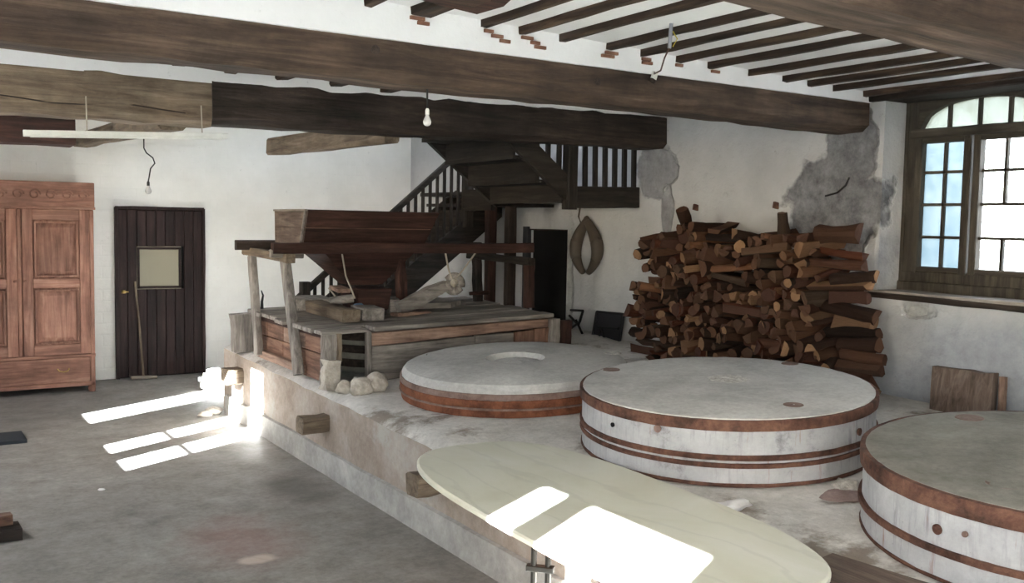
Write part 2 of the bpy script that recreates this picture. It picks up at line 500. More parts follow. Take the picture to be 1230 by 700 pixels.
def bar(bm, p0, p1, w, h, up=(0, 0, 1), seg=1, jit=0.0, ch=.12, taper=1.0, bow=0.0):
    """timber from p0 to p1: chamfered section w (sideways) x h (along up), rough-hewn by jit"""
    p0, p1 = Vector(p0), Vector(p1)
    d = (p1 - p0).normalized()
    u = Vector(up)
    u = (u - d * u.dot(d)).normalized()
    s = d.cross(u)
    c = min(w, h) * ch
    ring = [(-w / 2 + c, -h / 2), (w / 2 - c, -h / 2), (w / 2, -h / 2 + c), (w / 2, h / 2 - c), (w / 2 - c, h / 2), (-w / 2 + c, h / 2), (-w / 2, h / 2 - c), (-w / 2, -h / 2 + c)]
    rs = []
    for i in range(seg + 1):
        t = i / seg
        q = p0.lerp(p1, t) + u * bow * math.sin(math.pi * t)
        k = 1 + (taper - 1) * t
        r = []
        for a, b in ring:
            j1, j2 = random.uniform(-jit, jit), random.uniform(-jit, jit)
            r.append(bm.verts.new(q + s * (a * k + j1) + u * (b * k + j2)))
        rs.append(r)
    for i in range(seg):
        for k in range(8):
            bm.faces.new((rs[i][k], rs[i][(k + 1) % 8], rs[i + 1][(k + 1) % 8], rs[i + 1][k]))
    bm.faces.new(list(reversed(rs[0])))
    bm.faces.new(rs[-1])
    return bm

def tube(bm, pts, r, n=8, closed=False):
    pts = [Vector(p) for p in pts]
    rs = []
    N = len(pts)
    for i, p in enumerate(pts):
        a = pts[(i - 1) % N] if closed or i > 0 else p
        b = pts[(i + 1) % N] if closed or i < N - 1 else p
        d = (b - a).normalized()
        u = Vector((0, 0, 1)) if abs(d.z) < .9 else Vector((1, 0, 0))
        u = (u - d * u.dot(d)).normalized()
        s = d.cross(u)
        rr = r(i / (N - 1)) if callable(r) else r
        rs.append([bm.verts.new(p + (s * math.cos(2 * math.pi * k / n) + u * math.sin(2 * math.pi * k / n)) * rr) for k in range(n)])
    for i in range(N if closed else N - 1):
        a, b = rs[i], rs[(i + 1) % N]
        for k in range(n):
            bm.faces.new((a[k], a[(k + 1) % n], b[(k + 1) % n], b[k]))
    if not closed:
        bm.faces.new(list(reversed(rs[0])))
        bm.faces.new(rs[-1])
    return bm

def lathe(bm, prof, n=64, c=(0, 0, 0), jit=0.0, close=True):
    """profile [(r, z)...] about z through c; points with r = 0 become poles; closed solid when it starts and ends on the axis"""
    rs = []
    for r, z in prof:
        if r < 1e-6:
            rs.append([bm.verts.new((c[0], c[1], c[2] + z))])
        else:
            rs.append([bm.verts.new((c[0] + (r + random.uniform(-jit, jit)) * math.cos(2 * math.pi * k / n), c[1] + (r + random.uniform(-jit, jit)) * math.sin(2 * math.pi * k / n), c[2] + z + random.uniform(-jit, jit) * .6)) for k in range(n)])
    pairs = list(zip(rs, rs[1:]))
    if close and len(rs[0]) > 1 and len(rs[-1]) > 1:
        pairs.append((rs[-1], rs[0]))
    for a, b in pairs:
        for k in range(n):
            k2 = (k + 1) % n
            if len(a) == 1:
                bm.faces.new((a[0], b[k], b[k2]))
            elif len(b) == 1:
                bm.faces.new((a[k], b[0], a[k2]))
            else:
                bm.faces.new((a[k], b[k], b[k2], a[k2]))
    return bm

def prism(bm, poly, z0, z1):
    a = [bm.verts.new((x, y, z0(x, y) if callable(z0) else z0)) for x, y in poly]
    b = [bm.verts.new((x, y, z1(x, y) if callable(z1) else z1)) for x, y in poly]
    n = len(poly)
    bm.faces.new(list(reversed(a)))
    bm.faces.new(b)
    for i in range(n):
        bm.faces.new((a[i], a[(i + 1) % n], b[(i + 1) % n], b[i]))
    return bm

def rock(bm, c, r, seed, sub=3, amp=.3):
    c = Vector(c)
    g = bmesh.ops.create_icosphere(bm, subdivisions=sub, radius=1.0)
    for v in g['verts']:
        p = v.co.copy()
        k = 1 + amp * mnoise.noise(p * 1.4 + Vector((seed * 3.1, seed, 0))) + amp * .4 * mnoise.noise(p * 3.7 + Vector((seed, 0, seed * 2)))
        v.co = c + Vector((p.x * r[0], p.y * r[1], max(p.z, -.75) * r[2])) * k
    return bm

def wall_sheet(bm, axis, pos, thick, a0, a1, z0, z1, holes):
    """wall in the plane axis = pos, running a0..a1 along the other horizontal axis; rectangular holes (a0, a1, z0, z1) with their reveals"""
    As = sorted({a0, a1, *[h[0] for h in holes], *[h[1] for h in holes]})
    Zs = sorted({z0, z1, *[h[2] for h in holes], *[h[3] for h in holes]})
    As = [a for a in As if a0 <= a <= a1]; Zs = [z for z in Zs if z0 <= z <= z1]
    cache = {}
    def V(a, z, k):
        key = (round(a, 4), round(z, 4), k)
        if key not in cache:
            p = pos + (thick if k else 0)
            cache[key] = bm.verts.new((p, a, z) if axis == 'x' else (a, p, z))
        return cache[key]
    def solid(i, j):
        if not (0 <= i < len(As) - 1 and 0 <= j < len(Zs) - 1):
            return False
        ca, cz = (As[i] + As[i + 1]) / 2, (Zs[j] + Zs[j + 1]) / 2
        return not any(h[0] < ca < h[1] and h[2] < cz < h[3] for h in holes)
    for i in range(len(As) - 1):
        for j in range(len(Zs) - 1):
            if not solid(i, j):
                continue
            q = [(As[i], Zs[j]), (As[i + 1], Zs[j]), (As[i + 1], Zs[j + 1]), (As[i], Zs[j + 1])]
            for k in (0, 1):
                bm.faces.new([V(a, z, k) for a, z in q])
            for (di, dj, e) in ((-1, 0, (0, 3)), (1, 0, (1, 2)), (0, -1, (0, 1)), (0, 1, (3, 2))):
                if not solid(i + di, j + dj):
                    p, r = q[e[0]], q[e[1]]
                    bm.faces.new((V(*p, 0), V(*r, 0), V(*r, 1), V(*p, 1)))
    return bm

def zp(x, y):
    """height of the platform's sloping top"""
    return .52 + .055 * (x - 2.315) + .02 * (y - 5.3)

def zj(x):
    """height of the joists' undersides: the ceiling sags towards the window wall"""
    return 2.565 - .028 * (x - 1.7)

XL, XR, YB, YF, ZT = -1.2, 5.13, 10.21, -2.5, 4.2

# ------------------------------------------------------------------ setting
struct(obj('floor', box(B(), (XL - .3, YF - .3, -.2), (XR + .5, YB + .3, 0)), 'floor'), 'worn grey concrete floor')
struct(obj('wall_back', wall_sheet(B(), 'y', YB, .2, XL - .1, XR + .6, 0, ZT, [(1.83, 2.70, 0, 1.73)]), 'wall_back'), 'white limewashed back wall with plank door')
struct(obj('wall_left', wall_sheet(B(), 'x', XL, -.05, YF, YB, 0, ZT, [(5.08, 5.90, 1.33, 2.42), (6.68, 7.12, 1.33, 2.42), (.22, 1.15, 1.33, 2.46)]), 'wall_plain'), 'white wall with daylight windows')
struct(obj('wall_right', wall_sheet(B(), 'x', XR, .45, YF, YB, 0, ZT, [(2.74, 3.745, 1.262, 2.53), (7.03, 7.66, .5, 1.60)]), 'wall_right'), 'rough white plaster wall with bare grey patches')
struct(obj('wall_front', wall_sheet(B(), 'y', YF, -.2, XL - .1, XR + .6, 0, ZT, [(-1.0, .2, 0, 2.3)]), 'wall_plain'), 'white wall behind the viewer with an opening added for fill light')  # unseen opening added so the sky fills the room from behind
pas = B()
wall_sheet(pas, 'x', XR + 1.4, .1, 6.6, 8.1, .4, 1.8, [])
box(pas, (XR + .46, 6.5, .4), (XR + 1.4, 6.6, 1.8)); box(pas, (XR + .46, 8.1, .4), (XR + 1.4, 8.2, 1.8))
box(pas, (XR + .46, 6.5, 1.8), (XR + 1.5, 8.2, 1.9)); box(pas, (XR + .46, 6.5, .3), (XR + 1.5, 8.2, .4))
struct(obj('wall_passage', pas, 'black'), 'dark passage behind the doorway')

# ceiling: plaster sheet with an opening over the stairs, joists and brick chips
cb = B()
def cz(x):
    return zj(x) + .034
def ceil_cell(x0, x1, y0, y1):
    hexa(cb, [(x0, y0, cz(x0)), (x1, y0, cz(x1)), (x1, y1, cz(x1)), (x0, y1, cz(x0))], [(x0, y0, cz(x0) + .12), (x1, y0, cz(x1) + .12), (x1, y1, cz(x1) + .12), (x0, y1, cz(x0) + .12)])
ceil_cell(XL, XR, YF, 6.03)
ceil_cell(XL, 2.6, 6.03, YB)  # left open from the stairs to the back wall to light it
for (a, b, c, d) in ((XL, 4.0, YF, YB), (4.0, XR + .4, YF, 6.2), (4.0, XR + .4, 7.4, YB), (4.9, XR + .4, 6.2, 7.4)):
    box(cb, (a, c, ZT), (b, d, ZT + .1))  # gap added in this unseen roof to light the stairwell
ceiling = struct(obj('ceiling', cb, 'ceiling'), 'white plaster ceiling between dark joists')
# plaster fill above the long beam
pf = B()
for (yy, th) in ((3.84, .3), (5.74, .26)):
    hexa(pf, [(XL, yy, 2.44), (XR, yy, 2.44), (XR, yy + th, 2.44), (XL, yy + th, 2.44)], [(XL, yy, cz(XL)), (XR, yy, cz(XR)), (XR, yy + th, cz(XR)), (XL, yy + th, cz(XL))])
obj('plaster_fill', pf, 'ceiling', ceiling)

JX = [.62, .88, 1.15, 1.43, 1.713, 1.975, 2.307, 2.505, 2.739, 3.033, 3.253, 3.496, 3.746, 4.049, 4.322, 4.538, 4.762, 5.06]
for i, x in enumerate(JX):
    w = random.uniform(.034, .046)
    if abs(x - 1.975) < .01:
        w = .1
    z = zj(x) + .022
    obj('joist', bar(B(), (x + random.uniform(-.01, .01), 3.845, z), (x + random.uniform(-.015, .015), .7, z + .01), w, .044, seg=14, jit=.0035), 'joist_y', ceiling)
for x in (.02, .36, .70, 1.04, 1.38, 1.68, 2.0, 2.35, 2.7):
    obj('joist', bar(B(), (x, 4.1, zj(x) - .01), (x, 5.76, zj(x) - .012), .085, .09, seg=6, jit=.006), 'joist_y', ceiling)
for x, dx, n in ((2.33, .04, 3), (2.53, .04, 3), (3.05, -.02, 4), (3.28, 0, 2), (3.51, 0, 2), (3.76, 0, 2), (4.06, 0, 1), (1.96, .02, 2)):
    for k in range(n):
        zz = zj(x) - .012 - .018 * k
        if zz < 2.49:
            continue
        xx = x + dx * k + random.uniform(-.012, .012)
        w = random.uniform(.045, .085)
        obj('brick', box(B(), (xx - w / 2, 3.828, zz - .008), (xx + w / 2, 3.845, zz + .007)), 'brick', ceiling)

# beams
tb = thing('ceiling_beam', 'long weathered brown ceiling beam crossing the room in front of the others', 'beam', (2, 3.99, 2.22))
smart_smooth(obj('timber', bar(B(), (XL, 3.995, 2.388), (XR + .12, 3.995, 2.378), .27, .235, seg=46, jit=.007, ch=.16), 'beam_x', tb), 40)
for (x, z) in ((1.76, 2.39), (2.98, 2.37)):
    obj('knot', lathe(B(), [(0, -.004), (.018, -.003), (.02, .003), (0, .004)], 12, (0, 0, 0)), 'dark_z', tb, loc=(x - 2, 3.857 - 3.99, z - 2.22), local=True).rotation_euler = (math.pi / 2, 0, 0)
tb = thing('ceiling_beam', 'brown ceiling beam nearest the viewer, above the right-hand millstone', 'beam', (2, 1.8, 2.24))
smart_smooth(obj('timber', bar(B(), (XL, 1.80, 2.46), (XR + .12, 1.80, 2.325), .30, .27, seg=46, jit=.007, ch=.14), 'beam_x', tb), 40)
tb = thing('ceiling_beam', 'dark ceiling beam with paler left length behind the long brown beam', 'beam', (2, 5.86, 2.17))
smart_smooth(obj('pale_timber', bar(B(), (XL, 5.87, 2.325), (1.575, 5.87, 2.335), .26, .285, seg=22, jit=.008, ch=.14), 'pale_x', tb), 40)['label'] = 'pale length of the beam'  # left length given a paler wood colour than the right one
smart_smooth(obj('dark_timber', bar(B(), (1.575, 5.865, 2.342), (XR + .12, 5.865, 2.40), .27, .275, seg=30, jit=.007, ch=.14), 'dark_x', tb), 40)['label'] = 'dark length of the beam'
ck = B()
tube(ck, [(XL + .1 + i * .14, 5.7395, 2.265 + .012 * math.sin(i * 1.3) + (.02 if i < 6 else 0)) for i in range(19)], .004, 5)
obj('crack', ck, 'dark_x', tb)
# timbers beyond the dark beam
tag(obj('loft_beam', bar(B(), (XL, 7.4, 2.22), (1.05, 7.4, 2.23), .3, .19, seg=10, jit=.004), 'mahog_x', loc=(0, 7.4, 2.12)), 'loft timber coloured reddish for warm light at upper left under the back ceiling', 'beam')  # red board colour carries the warm light falling on this timber
tag(obj('loft_joist', bar(B(), (1.40, 5.98, 2.24), (1.34, 9.0, 2.29), .16, .13, seg=8, jit=.006, taper=.8), 'pale_y', loc=(1.37, 7.5, 2.2)), 'short pale timber running back above the hanging bulb', 'beam')
tag(obj('loft_brace', bar(B(), (2.86, 5.98, 2.25), (2.74, 8.1, 2.27), .12, .14, seg=8, jit=.006), 'pale_y', loc=(2.8, 7.0, 2.2)), 'brown timber stub reaching back from dark beam above the hopper', 'beam')

# ceiling plate at the top of the picture
hp = thing('ceiling_hatch', 'dark chamfered wooden plate hanging under the joists at the top edge', 'hatch', (1.8, 3.1, 2.49))
pl = [(1.45, 3.20), (1.70, 3.31), (1.79, 3.33), (1.996, 3.392), (2.01, 3.198), (1.965, 3.09), (1.90, 2.80), (1.50, 2.80)]
prism(bmp := B(), pl, 2.49, 2.525)
obj('board', bmp, 'mahog_x', hp, bevel=.008)
obj('centre_panel', prism(B(), [(1.62, 3.20), (1.90, 3.27), (1.90, 3.12), (1.62, 2.95)], 2.484, 2.49), 'joist_x', hp)

# ------------------------------------------------------------------ back door
door = struct(obj('door_1', box(B(), (1.83, YB + .02, 0.0), (2.70, YB + .05, 1.73)), 'black'), 'dark brown plank door with small frosted pane')
px0, px1 = 1.845, 2.685
nP = 9
for i in range(nP):
    a = px0 + (px1 - px0) * i / nP + .002
    b = px0 + (px1 - px0) * (i + 1) / nP - .002
    for (z0, z1) in ((.012, 1.715),):
        if b < 2.05 or a > 2.45:
            obj('plank', box(B(), (a, YB - .022, z0), (b, YB + .018, z1)), 'door_z', door, bevel=.004)
        else:
            obj('plank', box(B(), (a, YB - .022, z0), (b, YB + .018, .905)), 'door_z', door, bevel=.004)
            obj('plank', box(B(), (a, YB - .022, 1.345), (b, YB + .018, z1)), 'door_z', door, bevel=.004)
# planks that the pane cuts leave slivers beside it
obj('pane', box(B(), (2.03, YB - .012, .905), (2.47, YB + .0, 1.345)), None or NT('frosted_pane').out('#968f7c', .5), door)['label'] = 'yellowish frosted glass pane'
pf = B()
for (a, b) in (((2.035, 0, .925), (2.465, 0, .925)), ((2.035, 0, 1.325), (2.465, 0, 1.325)), ((2.045, 0, .92), (2.045, 0, 1.33)), ((2.455, 0, .92), (2.455, 0, 1.33))):
    p, q = Vector(a), Vector(b)
    p.y = q.y = YB - .02
    bar(pf, p, q, .022, .014, up=(0, 1, 0))
obj('pane_frame', pf, 'door_x', door)
fr = B()
bar(fr, (1.835, YB - .02, 0), (1.835, YB - .02, 1.74), .03, .05, up=(0, 1, 0), seg=6, jit=.003)
bar(fr, (2.695, YB - .02, 0), (2.695, YB - .02, 1.74), .03, .05, up=(0, 1, 0), seg=6, jit=.003)
bar(fr, (1.83, YB - .02, 1.735), (2.70, YB - .02, 1.735), .05, .03, seg=6, jit=.003)
obj('door_frame', fr, 'door_z', door)
hd = B()
lathe(hd, [(0, -.02), (.022, -.018), (.024, .0), (.016, .014), (0, .016)], 16, (1.895, YB - .05, .89))
bar(hd, (1.895, YB - .055, .89), (1.94, YB - .06, .885), .012, .012)
obj('handle', hd, 'brass', door)

# broom
br = thing('floor_squeegee', 'long-handled floor brush leaning against the dark door', 'broom', (2.05, 10.09, 0))
obj('stick', tube(B(), [(2.05, 10.02, .04), (2.03, 10.08, .5), (2.005, 10.165, .99)], .011, 8), 'pale_z', br)
obj('head', bar(B(), (1.93, 10.02, .032), (2.18, 10.02, .022), .04, .03), 'straw', br)

# ------------------------------------------------------------------ wardrobe
wd = thing('wardrobe', 'large reddish-brown panelled wooden wardrobe left of the dark door', 'wardrobe', (.9, 9.8, 0))
wx0, wx1, wy = .27, 1.525, 9.55
bd = B()
box(bd, (wx0, wy + .03, .07), (wx1, 10.15, 1.945))
obj('body', bd, 'wardrobe_z', wd, bevel=.006)
obj('frieze', box(B(), (wx0 - .01, wy, 1.715), (wx1 + .01, wy + .06, 1.95)), 'wardrobe_x', wd, bevel=.006)
cv = B()
for k in range(9):
    x = .36 + k * .135
    pts = [(x + .05 * math.cos(a) * (1 - .04 * i), wy - .002, 1.83 + .05 * math.sin(a) * (1 - .04 * i)) for i, a in enumerate([j * .5 for j in range(16)])]
    tube(cv, pts, .007, 5)
obj('carving', cv, 'wardrobe_x', wd)
obj('moulding', bar(B(), (wx0 - .01, wy - .008, 1.712), (wx1 + .012, wy - .008, 1.712), .03, .022, seg=1), 'wardrobe_x', wd)
for (a, b) in ((wx0, .31), (1.487, wx1)):
    obj('corner_post', box(B(), (a, wy, .0), (b, wy + .05, 1.70)), 'wardrobe_z', wd, bevel=.006)
obj('corner_post', box(B(), (.885, wy + .005, .36), (.925, wy + .05, 1.70)), 'wardrobe_z', wd, bevel=.008)
for (a, b, kx) in ((.315, .883, .865), (.927, 1.485, .945)):
    d = obj('door', box(B(), (a, wy + .012, .365), (b, wy + .03, 1.70)), 'wardrobe_z', wd)
    s = .085
    for (x0, x1, z0, z1, ax) in ((a, a + s, .365, 1.70, 'z'), (b - s, b, .365, 1.70, 'z'), (a + s, b - s, 1.60, 1.70, 'x'), (a + s, b - s, .98, 1.07, 'x'), (a + s, b - s, .365, .46, 'x')):
        obj('stile' if ax == 'z' else 'rail', box(B(), (x0, wy - .006, z0), (x1, wy + .02, z1)), 'wardrobe_' + ax, d, bevel=.004)
    for (z0, z1) in ((1.09, 1.58), (.48, .96)):
        pb = B()
        x0, x1 = a + s + .02, b - s - .02
        hexa(pb, [(x0, wy + .012, z0), (x1, wy + .012, z0), (x1, wy + .012, z1), (x0, wy + .012, z1)], [(x0 + .05, wy - .008, z0 + .05), (x1 - .05, wy - .008, z0 + .05), (x1 - .05, wy - .008, z1 - .05), (x0 + .05, wy - .008, z1 - .05)])
        obj('raised_panel', pb, 'wardrobe_z', d, bevel=.004)
        mb = B()
        for (p, q) in (((x0, z0), (x1, z0)), ((x1, z0), (x1, z1)), ((x1, z1), (x0, z1)), ((x0, z1), (x0, z0))):
            bar(mb, (p[0], wy - .004, p[1]), (q[0], wy - .004, q[1]), .016, .02, up=(0, 1, 0))
        obj('panel_moulding', mb, 'wardrobe_z', d)
    kb = B()
    lathe(kb, [(0, -.012), (.012, -.01), (.014, .004), (0, .012)], 12, (kx, wy - .012, 1.05))
    obj('lock_plate', kb, 'wardrobe_x', d)
dr = obj('drawer', box(B(), (.315, wy - .004, .10), (1.482, wy + .03, .335)), 'wardrobe_x', wd, bevel=.006)
obj('handle', tube(B(), [(1.20, wy - .006, .235), (1.215, wy - .022, .215), (1.25, wy - .026, .208), (1.285, wy - .022, .215), (1.30, wy - .006, .235)], .006, 6), 'brass', dr)
obj('waist_rail', bar(B(), (wx0, wy - .004, .35), (wx1, wy - .004, .35), .03, .025), 'wardrobe_x', wd)
obj('plinth_rail', box(B(), (wx0, wy + .0, .06), (wx1, wy + .05, .10)), 'wardrobe_x', wd, bevel=.004)
for x in (wx0 + .03, wx1 - .03):
    obj('foot', lathe(B(), [(0, 0), (.025, 0), (.034, .03), (.028, .08), (0, .08)], 12, (x, wy + .04, 0)), 'wardrobe_z', wd)

# ------------------------------------------------------------------ lamps and cables
tl = thing('strip_light', 'slim white fluorescent batten hung under the pale beam', 'lamp', (1.1, 5.68, 2.09))
obj('batten', bar(B(), (.575, 5.68, 2.084), (1.64, 5.68, 2.136), .035, .022), 'white_paint', tl)
obj('tube_lamp', tube(B(), [(.60, 5.68, 2.068), (1.615, 5.68, 2.118)], .011, 10), 'white_paint', tl)
obj('end_cap', bar(B(), (.568, 5.68, 2.078), (.602, 5.68, 2.079), .04, .034), 'white_paint', tl)
obj('end_cap', bar(B(), (1.612, 5.68, 2.127), (1.646, 5.68, 2.13), .04, .034), 'white_paint', tl)
for x in (.88, 1.50):
    obj('hanger', tube(B(), [(x, 5.68, 2.09 + (x - .575) * .05), (x, 5.70, 2.30)], .004, 5), 'rope', tl)

def bulb(name, label, top, path, glassmat):
    t = thing(name, label, 'lamp', top)
    obj('cord', tube(B(), path, .0045, 6), 'black_cable', t)
    e = Vector(path[-1])
    obj('lamp_holder', lathe(B(), [(.66 * a, .66 * b) for a, b in [(0, .005), (.008, .004), (.014, -.008), (.014, -.04), (0, -.04)]], 14, e), 'white_paint', t)
    o = obj('bulb', lathe(B(), [(.66 * a, .66 * b) for a, b in [(0, -.036), (.012, -.04), (.014, -.052), (.024, -.072), (.03, -.09), (.026, -.108), (.014, -.119), (0, -.122)]], 20, e), glassmat, t, smooth=True)
    return t
MT['bulb_frost'] = simple('frosted_bulb_glass', '#c9c7c4', .25, 0, .6)
bulb('hanging_bulb', 'frosted light bulb hanging below the long brown beam', (2.09, 4.0, 2.23), [(2.09, 4.0, 2.27), (2.092, 4.0, 2.175)], 'bulb_frost')
hb = bulb('hanging_bulb', 'bare bulb on a crooked black cord above the dark door', (1.345, 6.5, 2.20), [(1.345, 6.5, 2.2), (1.345, 6.5, 2.09), (1.36, 6.5, 2.06), (1.40, 6.5, 2.03), (1.412, 6.5, 1.995), (1.385, 6.5, 1.96), (1.375, 6.5, 1.90), (1.37, 6.5, 1.875)], 'bulb_frost')
for ch in hb.children:
    if ch.name.startswith('lamp_holder'):
        ch.data.materials[0] = MT['black_cable']

cw = thing('ceiling_cable', 'grey conduit with loose wires dangling from the joists to a white connector', 'cable', (3.3, 3.6, 2.5))
obj('conduit', tube(B(), [(2.966, 3.30, 2.645), (2.96, 3.30, 2.55), (2.954, 3.30, 2.452)], .009, 8), 'grey_tube', cw)
obj('wire', tube(B(), [(2.954, 3.30, 2.455), (2.98, 3.36, 2.42), (3.10, 3.52, 2.395), (3.25, 3.74, 2.42), (3.335, 3.835, 2.45)], .004, 6), 'brown_wire', cw)
obj('earth_wire', tube(B(), [(2.972, 3.30, 2.53), (3.0, 3.30, 2.50), (2.975, 3.30, 2.462)], .003, 5), 'yellow_wire', cw)
obj('connector', bar(B(), (3.338, 3.832, 2.448), (3.326, 3.832, 2.412), .03, .018, up=(0, 1, 0)), 'white_paint', cw)
obj('plug', bar(B(), (3.326, 3.834, 2.412), (3.32, 3.836, 2.396), .03, .02, up=(0, 1, 0)), 'joist_z', cw)

# ------------------------------------------------------------------ window in the right wall
W = struct(thing('window_1', 'x', 'y', (5.38, 3.25, 1.34)), 'dark olive wooden window with arched top and small panes')
del W['category']
WX = 5.38
y0w, y1w, ymul = 2.775, 3.725, 3.292
ycen, hw = 3.25, .475
def arch(y, extra=0):
    t = min(1, abs(y - ycen) / (.385 + extra))
    return 2.285 + (.152 + extra) * math.sqrt(max(0, 1 - t ** 2.2))
fb = B()
bar(fb, (WX, y1w - .04, 1.33), (WX, y1w - .04, 2.50), .08, .08, up=(1, 0, 0), seg=6, jit=.002)
bar(fb, (WX, y0w + .04, 1.33), (WX, y0w + .04, 2.50), .08, .08, up=(1, 0, 0), seg=6, jit=.002)
bar(fb, (WX, y0w, 1.365), (WX, y1w, 1.365), .07, .085, up=(1, 0, 0), seg=6, jit=.002)
bar(fb, (WX, y0w - .04, 1.297), (WX, y1w + .025, 1.297), .075, .11, up=(1, 0, 0), seg=6, jit=.002)
bar(fb, (WX, y1w + .012, 1.26), (WX, y1w + .012, 2.55), .03, .08, up=(1, 0, 0))
bar(fb, (WX, y0w - .016, 1.26), (WX, y0w - .016, 2.55), .04, .08, up=(1, 0, 0))
obj('frame', fb, 'frame_z', W)
obj('transom', bar(B(), (WX - .012, y0w + .03, 2.247), (WX - .012, y1w - .03, 2.247), .055, .09, up=(1, 0, 0), seg=6, jit=.002), 'frame_y', W)
# arched head: spandrel board above the arc
hb_ = B()
ys = [y0w + .05 + (y1w - y0w - .1) * i / 24 for i in range(25)]
for xo in (WX - .04, WX + .04):
    pass
lo0 = [hb_.verts.new((WX - .04, y, arch(y))) for y in ys]
hi0 = [hb_.verts.new((WX - .04, y, 2.55)) for y in ys]
lo1 = [hb_.verts.new((WX + .04, y, arch(y))) for y in ys]
hi1 = [hb_.verts.new((WX + .04, y, 2.55)) for y in ys]
for i in range(24):
    hb_.faces.new((lo0[i], lo0[i + 1], hi0[i + 1], hi0[i])); hb_.faces.new((lo1[i], hi1[i], hi1[i + 1], lo1[i + 1]))
    hb_.faces.new((lo0[i], lo1[i], lo1[i + 1], lo0[i + 1])); hb_.faces.new((hi0[i], hi0[i + 1], hi1[i + 1], hi1[i]))
obj('arched_head', hb_, 'frame_y', W)
for y in (3.468, 3.276, 3.092, 2.93):
    obj('muntin', bar(B(), (WX, y, 2.27), (WX, y, arch(y) + .02), .02, .03, up=(1, 0, 0)), 'frame_z', W)
edges = [3.64, 3.468, 3.276, 3.092, 2.93, 2.86]
for a, b in zip(edges, edges[1:]):
    pb = B()
    yy = [a + (b - a) * i / 6 for i in range(7)]
    v0 = [pb.verts.new((WX + .008, y, 2.27)) for y in yy]; v1 = [pb.verts.new((WX + .008, y, arch(y) + .01)) for y in yy]
    for i in range(6):
        pb.faces.new((v0[i], v0[i + 1], v1[i + 1], v1[i]))
    obj('pane', pb, 'glass_top', W)
def sash(ya, yb, cols, dirty, gap=None):
    """ya > yb: outer edges; cols: pane column limits"""
    s = obj('sash', bar(B(), (WX - .012, ya - .02, 1.385), (WX - .012, ya - .02, 2.215), .045, .06, up=(1, 0, 0), seg=4, jit=.0015), 'frame_z', W)
    obj('stile', bar(B(), (WX - .012, yb + .02, 1.385), (WX - .012, yb + .02, 2.215), .045, .06, up=(1, 0, 0), seg=4, jit=.0015), 'frame_z', s)
    obj('rail', bar(B(), (WX - .012, yb, 1.40), (WX - .012, ya, 1.40), .055, .05, up=(1, 0, 0)), 'frame_y', s)
    obj('rail', bar(B(), (WX - .012, yb, 2.205), (WX - .012, ya, 2.205), .035, .05, up=(1, 0, 0)), 'frame_y', s)
    rows = [1.423, 1.611, 1.811, 2.009, 2.19]
    for z in rows[1:-1]:
        obj('muntin', bar(B(), (WX, yb + .03, z), (WX, ya - .03, z), .017, .03, up=(1, 0, 0)), 'frame_y', s)
    ym = cols[1]
    for k in range(4):
        if gap == k:
            continue
        obj('muntin', bar(B(), (WX, ym, rows[k]), (WX, ym, rows[k + 1]), .018, .03, up=(1, 0, 0)), 'frame_z', s)
    for k in range(4):
        for a, b in ((cols[0], cols[1]), (cols[1], cols[2])):
            pb = B()
            v = [pb.verts.new((WX + .006, y, z)) for y, z in ((a, rows[k]), (b, rows[k]), (b, rows[k + 1]), (a, rows[k + 1]))]
            pb.faces.new(v)
            obj('pane', pb, 'glass_dirty' if dirty else 'glass_clear', s)
sash(3.665, 3.305, (3.625, 3.482, 3.342), True)
sash(3.283, 2.855, (3.240, 3.100, 2.90), False, gap=1)
lt = obj('hinge_pin', tube(B(), [(WX - .05, 3.30, 1.38), (WX - .05, 3.30, 2.2)], .011, 8), 'frame_z', W)
# sill
struct(obj('trim_1', bar(B(), (5.25, 2.70, 1.255), (5.25, 3.79, 1.262), .28, .03, seg=6, jit=.003), 'grey_y'), 'weathered sill board below the window')
struct(obj('trim_2', bar(B(), (5.118, 2.1, 1.225), (5.118, 3.80, 1.248), .05, .035, seg=8, jit=.003), 'dark_y'), 'dark rail below the window sill')
struct(obj('trim_3', bar(B(), (5.26, 2.5, 2.485), (5.26, 3.92, 2.485), .34, .08, seg=6, jit=.004), 'dark_y'), 'dark lintel above the window')
jb = B()
hexa(jb, [(5.13, 3.72, 1.26), (5.40, 3.72, 1.26), (5.40, 3.80, 1.26), (5.13, 3.80, 1.26)], [(5.13, 3.70, 2.53), (5.40, 3.70, 2.53), (5.40, 3.80, 2.53), (5.13, 3.80, 2.53)])

# windows of the left wall, out of view, that shape the sunlight
def side_window(n, ya, yb, z0, z1, verts, hors):
    w = struct(thing('window_%d' % n, 'x', 'y', (XL, (ya + yb) / 2, z0)), 'wooden window letting the sun in')
    del w['category']
    for y, wd_ in verts:
        obj('mullion', bar(B(), (XL - .025, y, z0), (XL - .025, y, z1), wd_, .03, up=(1, 0, 0)), 'frame_z', w)
    for z, h in hors:
        obj('muntin', bar(B(), (XL - .025, ya, z), (XL - .025, yb, z), h, .03, up=(1, 0, 0)), 'frame_y', w)
side_window(2, 5.08, 5.90, 1.33, 2.42, [(5.50, .22)], [(1.60, .028)])
side_window(3, 6.68, 7.12, 1.33, 2.42, [], [(1.345, .03)])
side_window(4, .22, 1.15, 1.33, 2.46, [(.915, .15)], [(1.345, .03)])

# ------------------------------------------------------------------ doorway in the right wall
dw = struct(obj('door_2', box(B(), (XR + .05, 7.03, .5), (XR + .09, 7.66, 1.6)), 'black'), 'black panel in place of the unlit doorway below the stair landing')  # flat black panel gives the opening its darkness
jf = B()
bar(jf, (XR - .005, 7.69, .5), (XR - .005, 7.69, 1.62), .08, .05, up=(1, 0, 0), seg=6, jit=.003)
obj('jamb', jf, 'slate', dw)
obj('lintel', bar(B(), (XR + .02, 6.98, 1.615), (XR + .02, 7.74, 1.61), .05, .03, up=(1, 0, 0)), 'dark_y', dw)

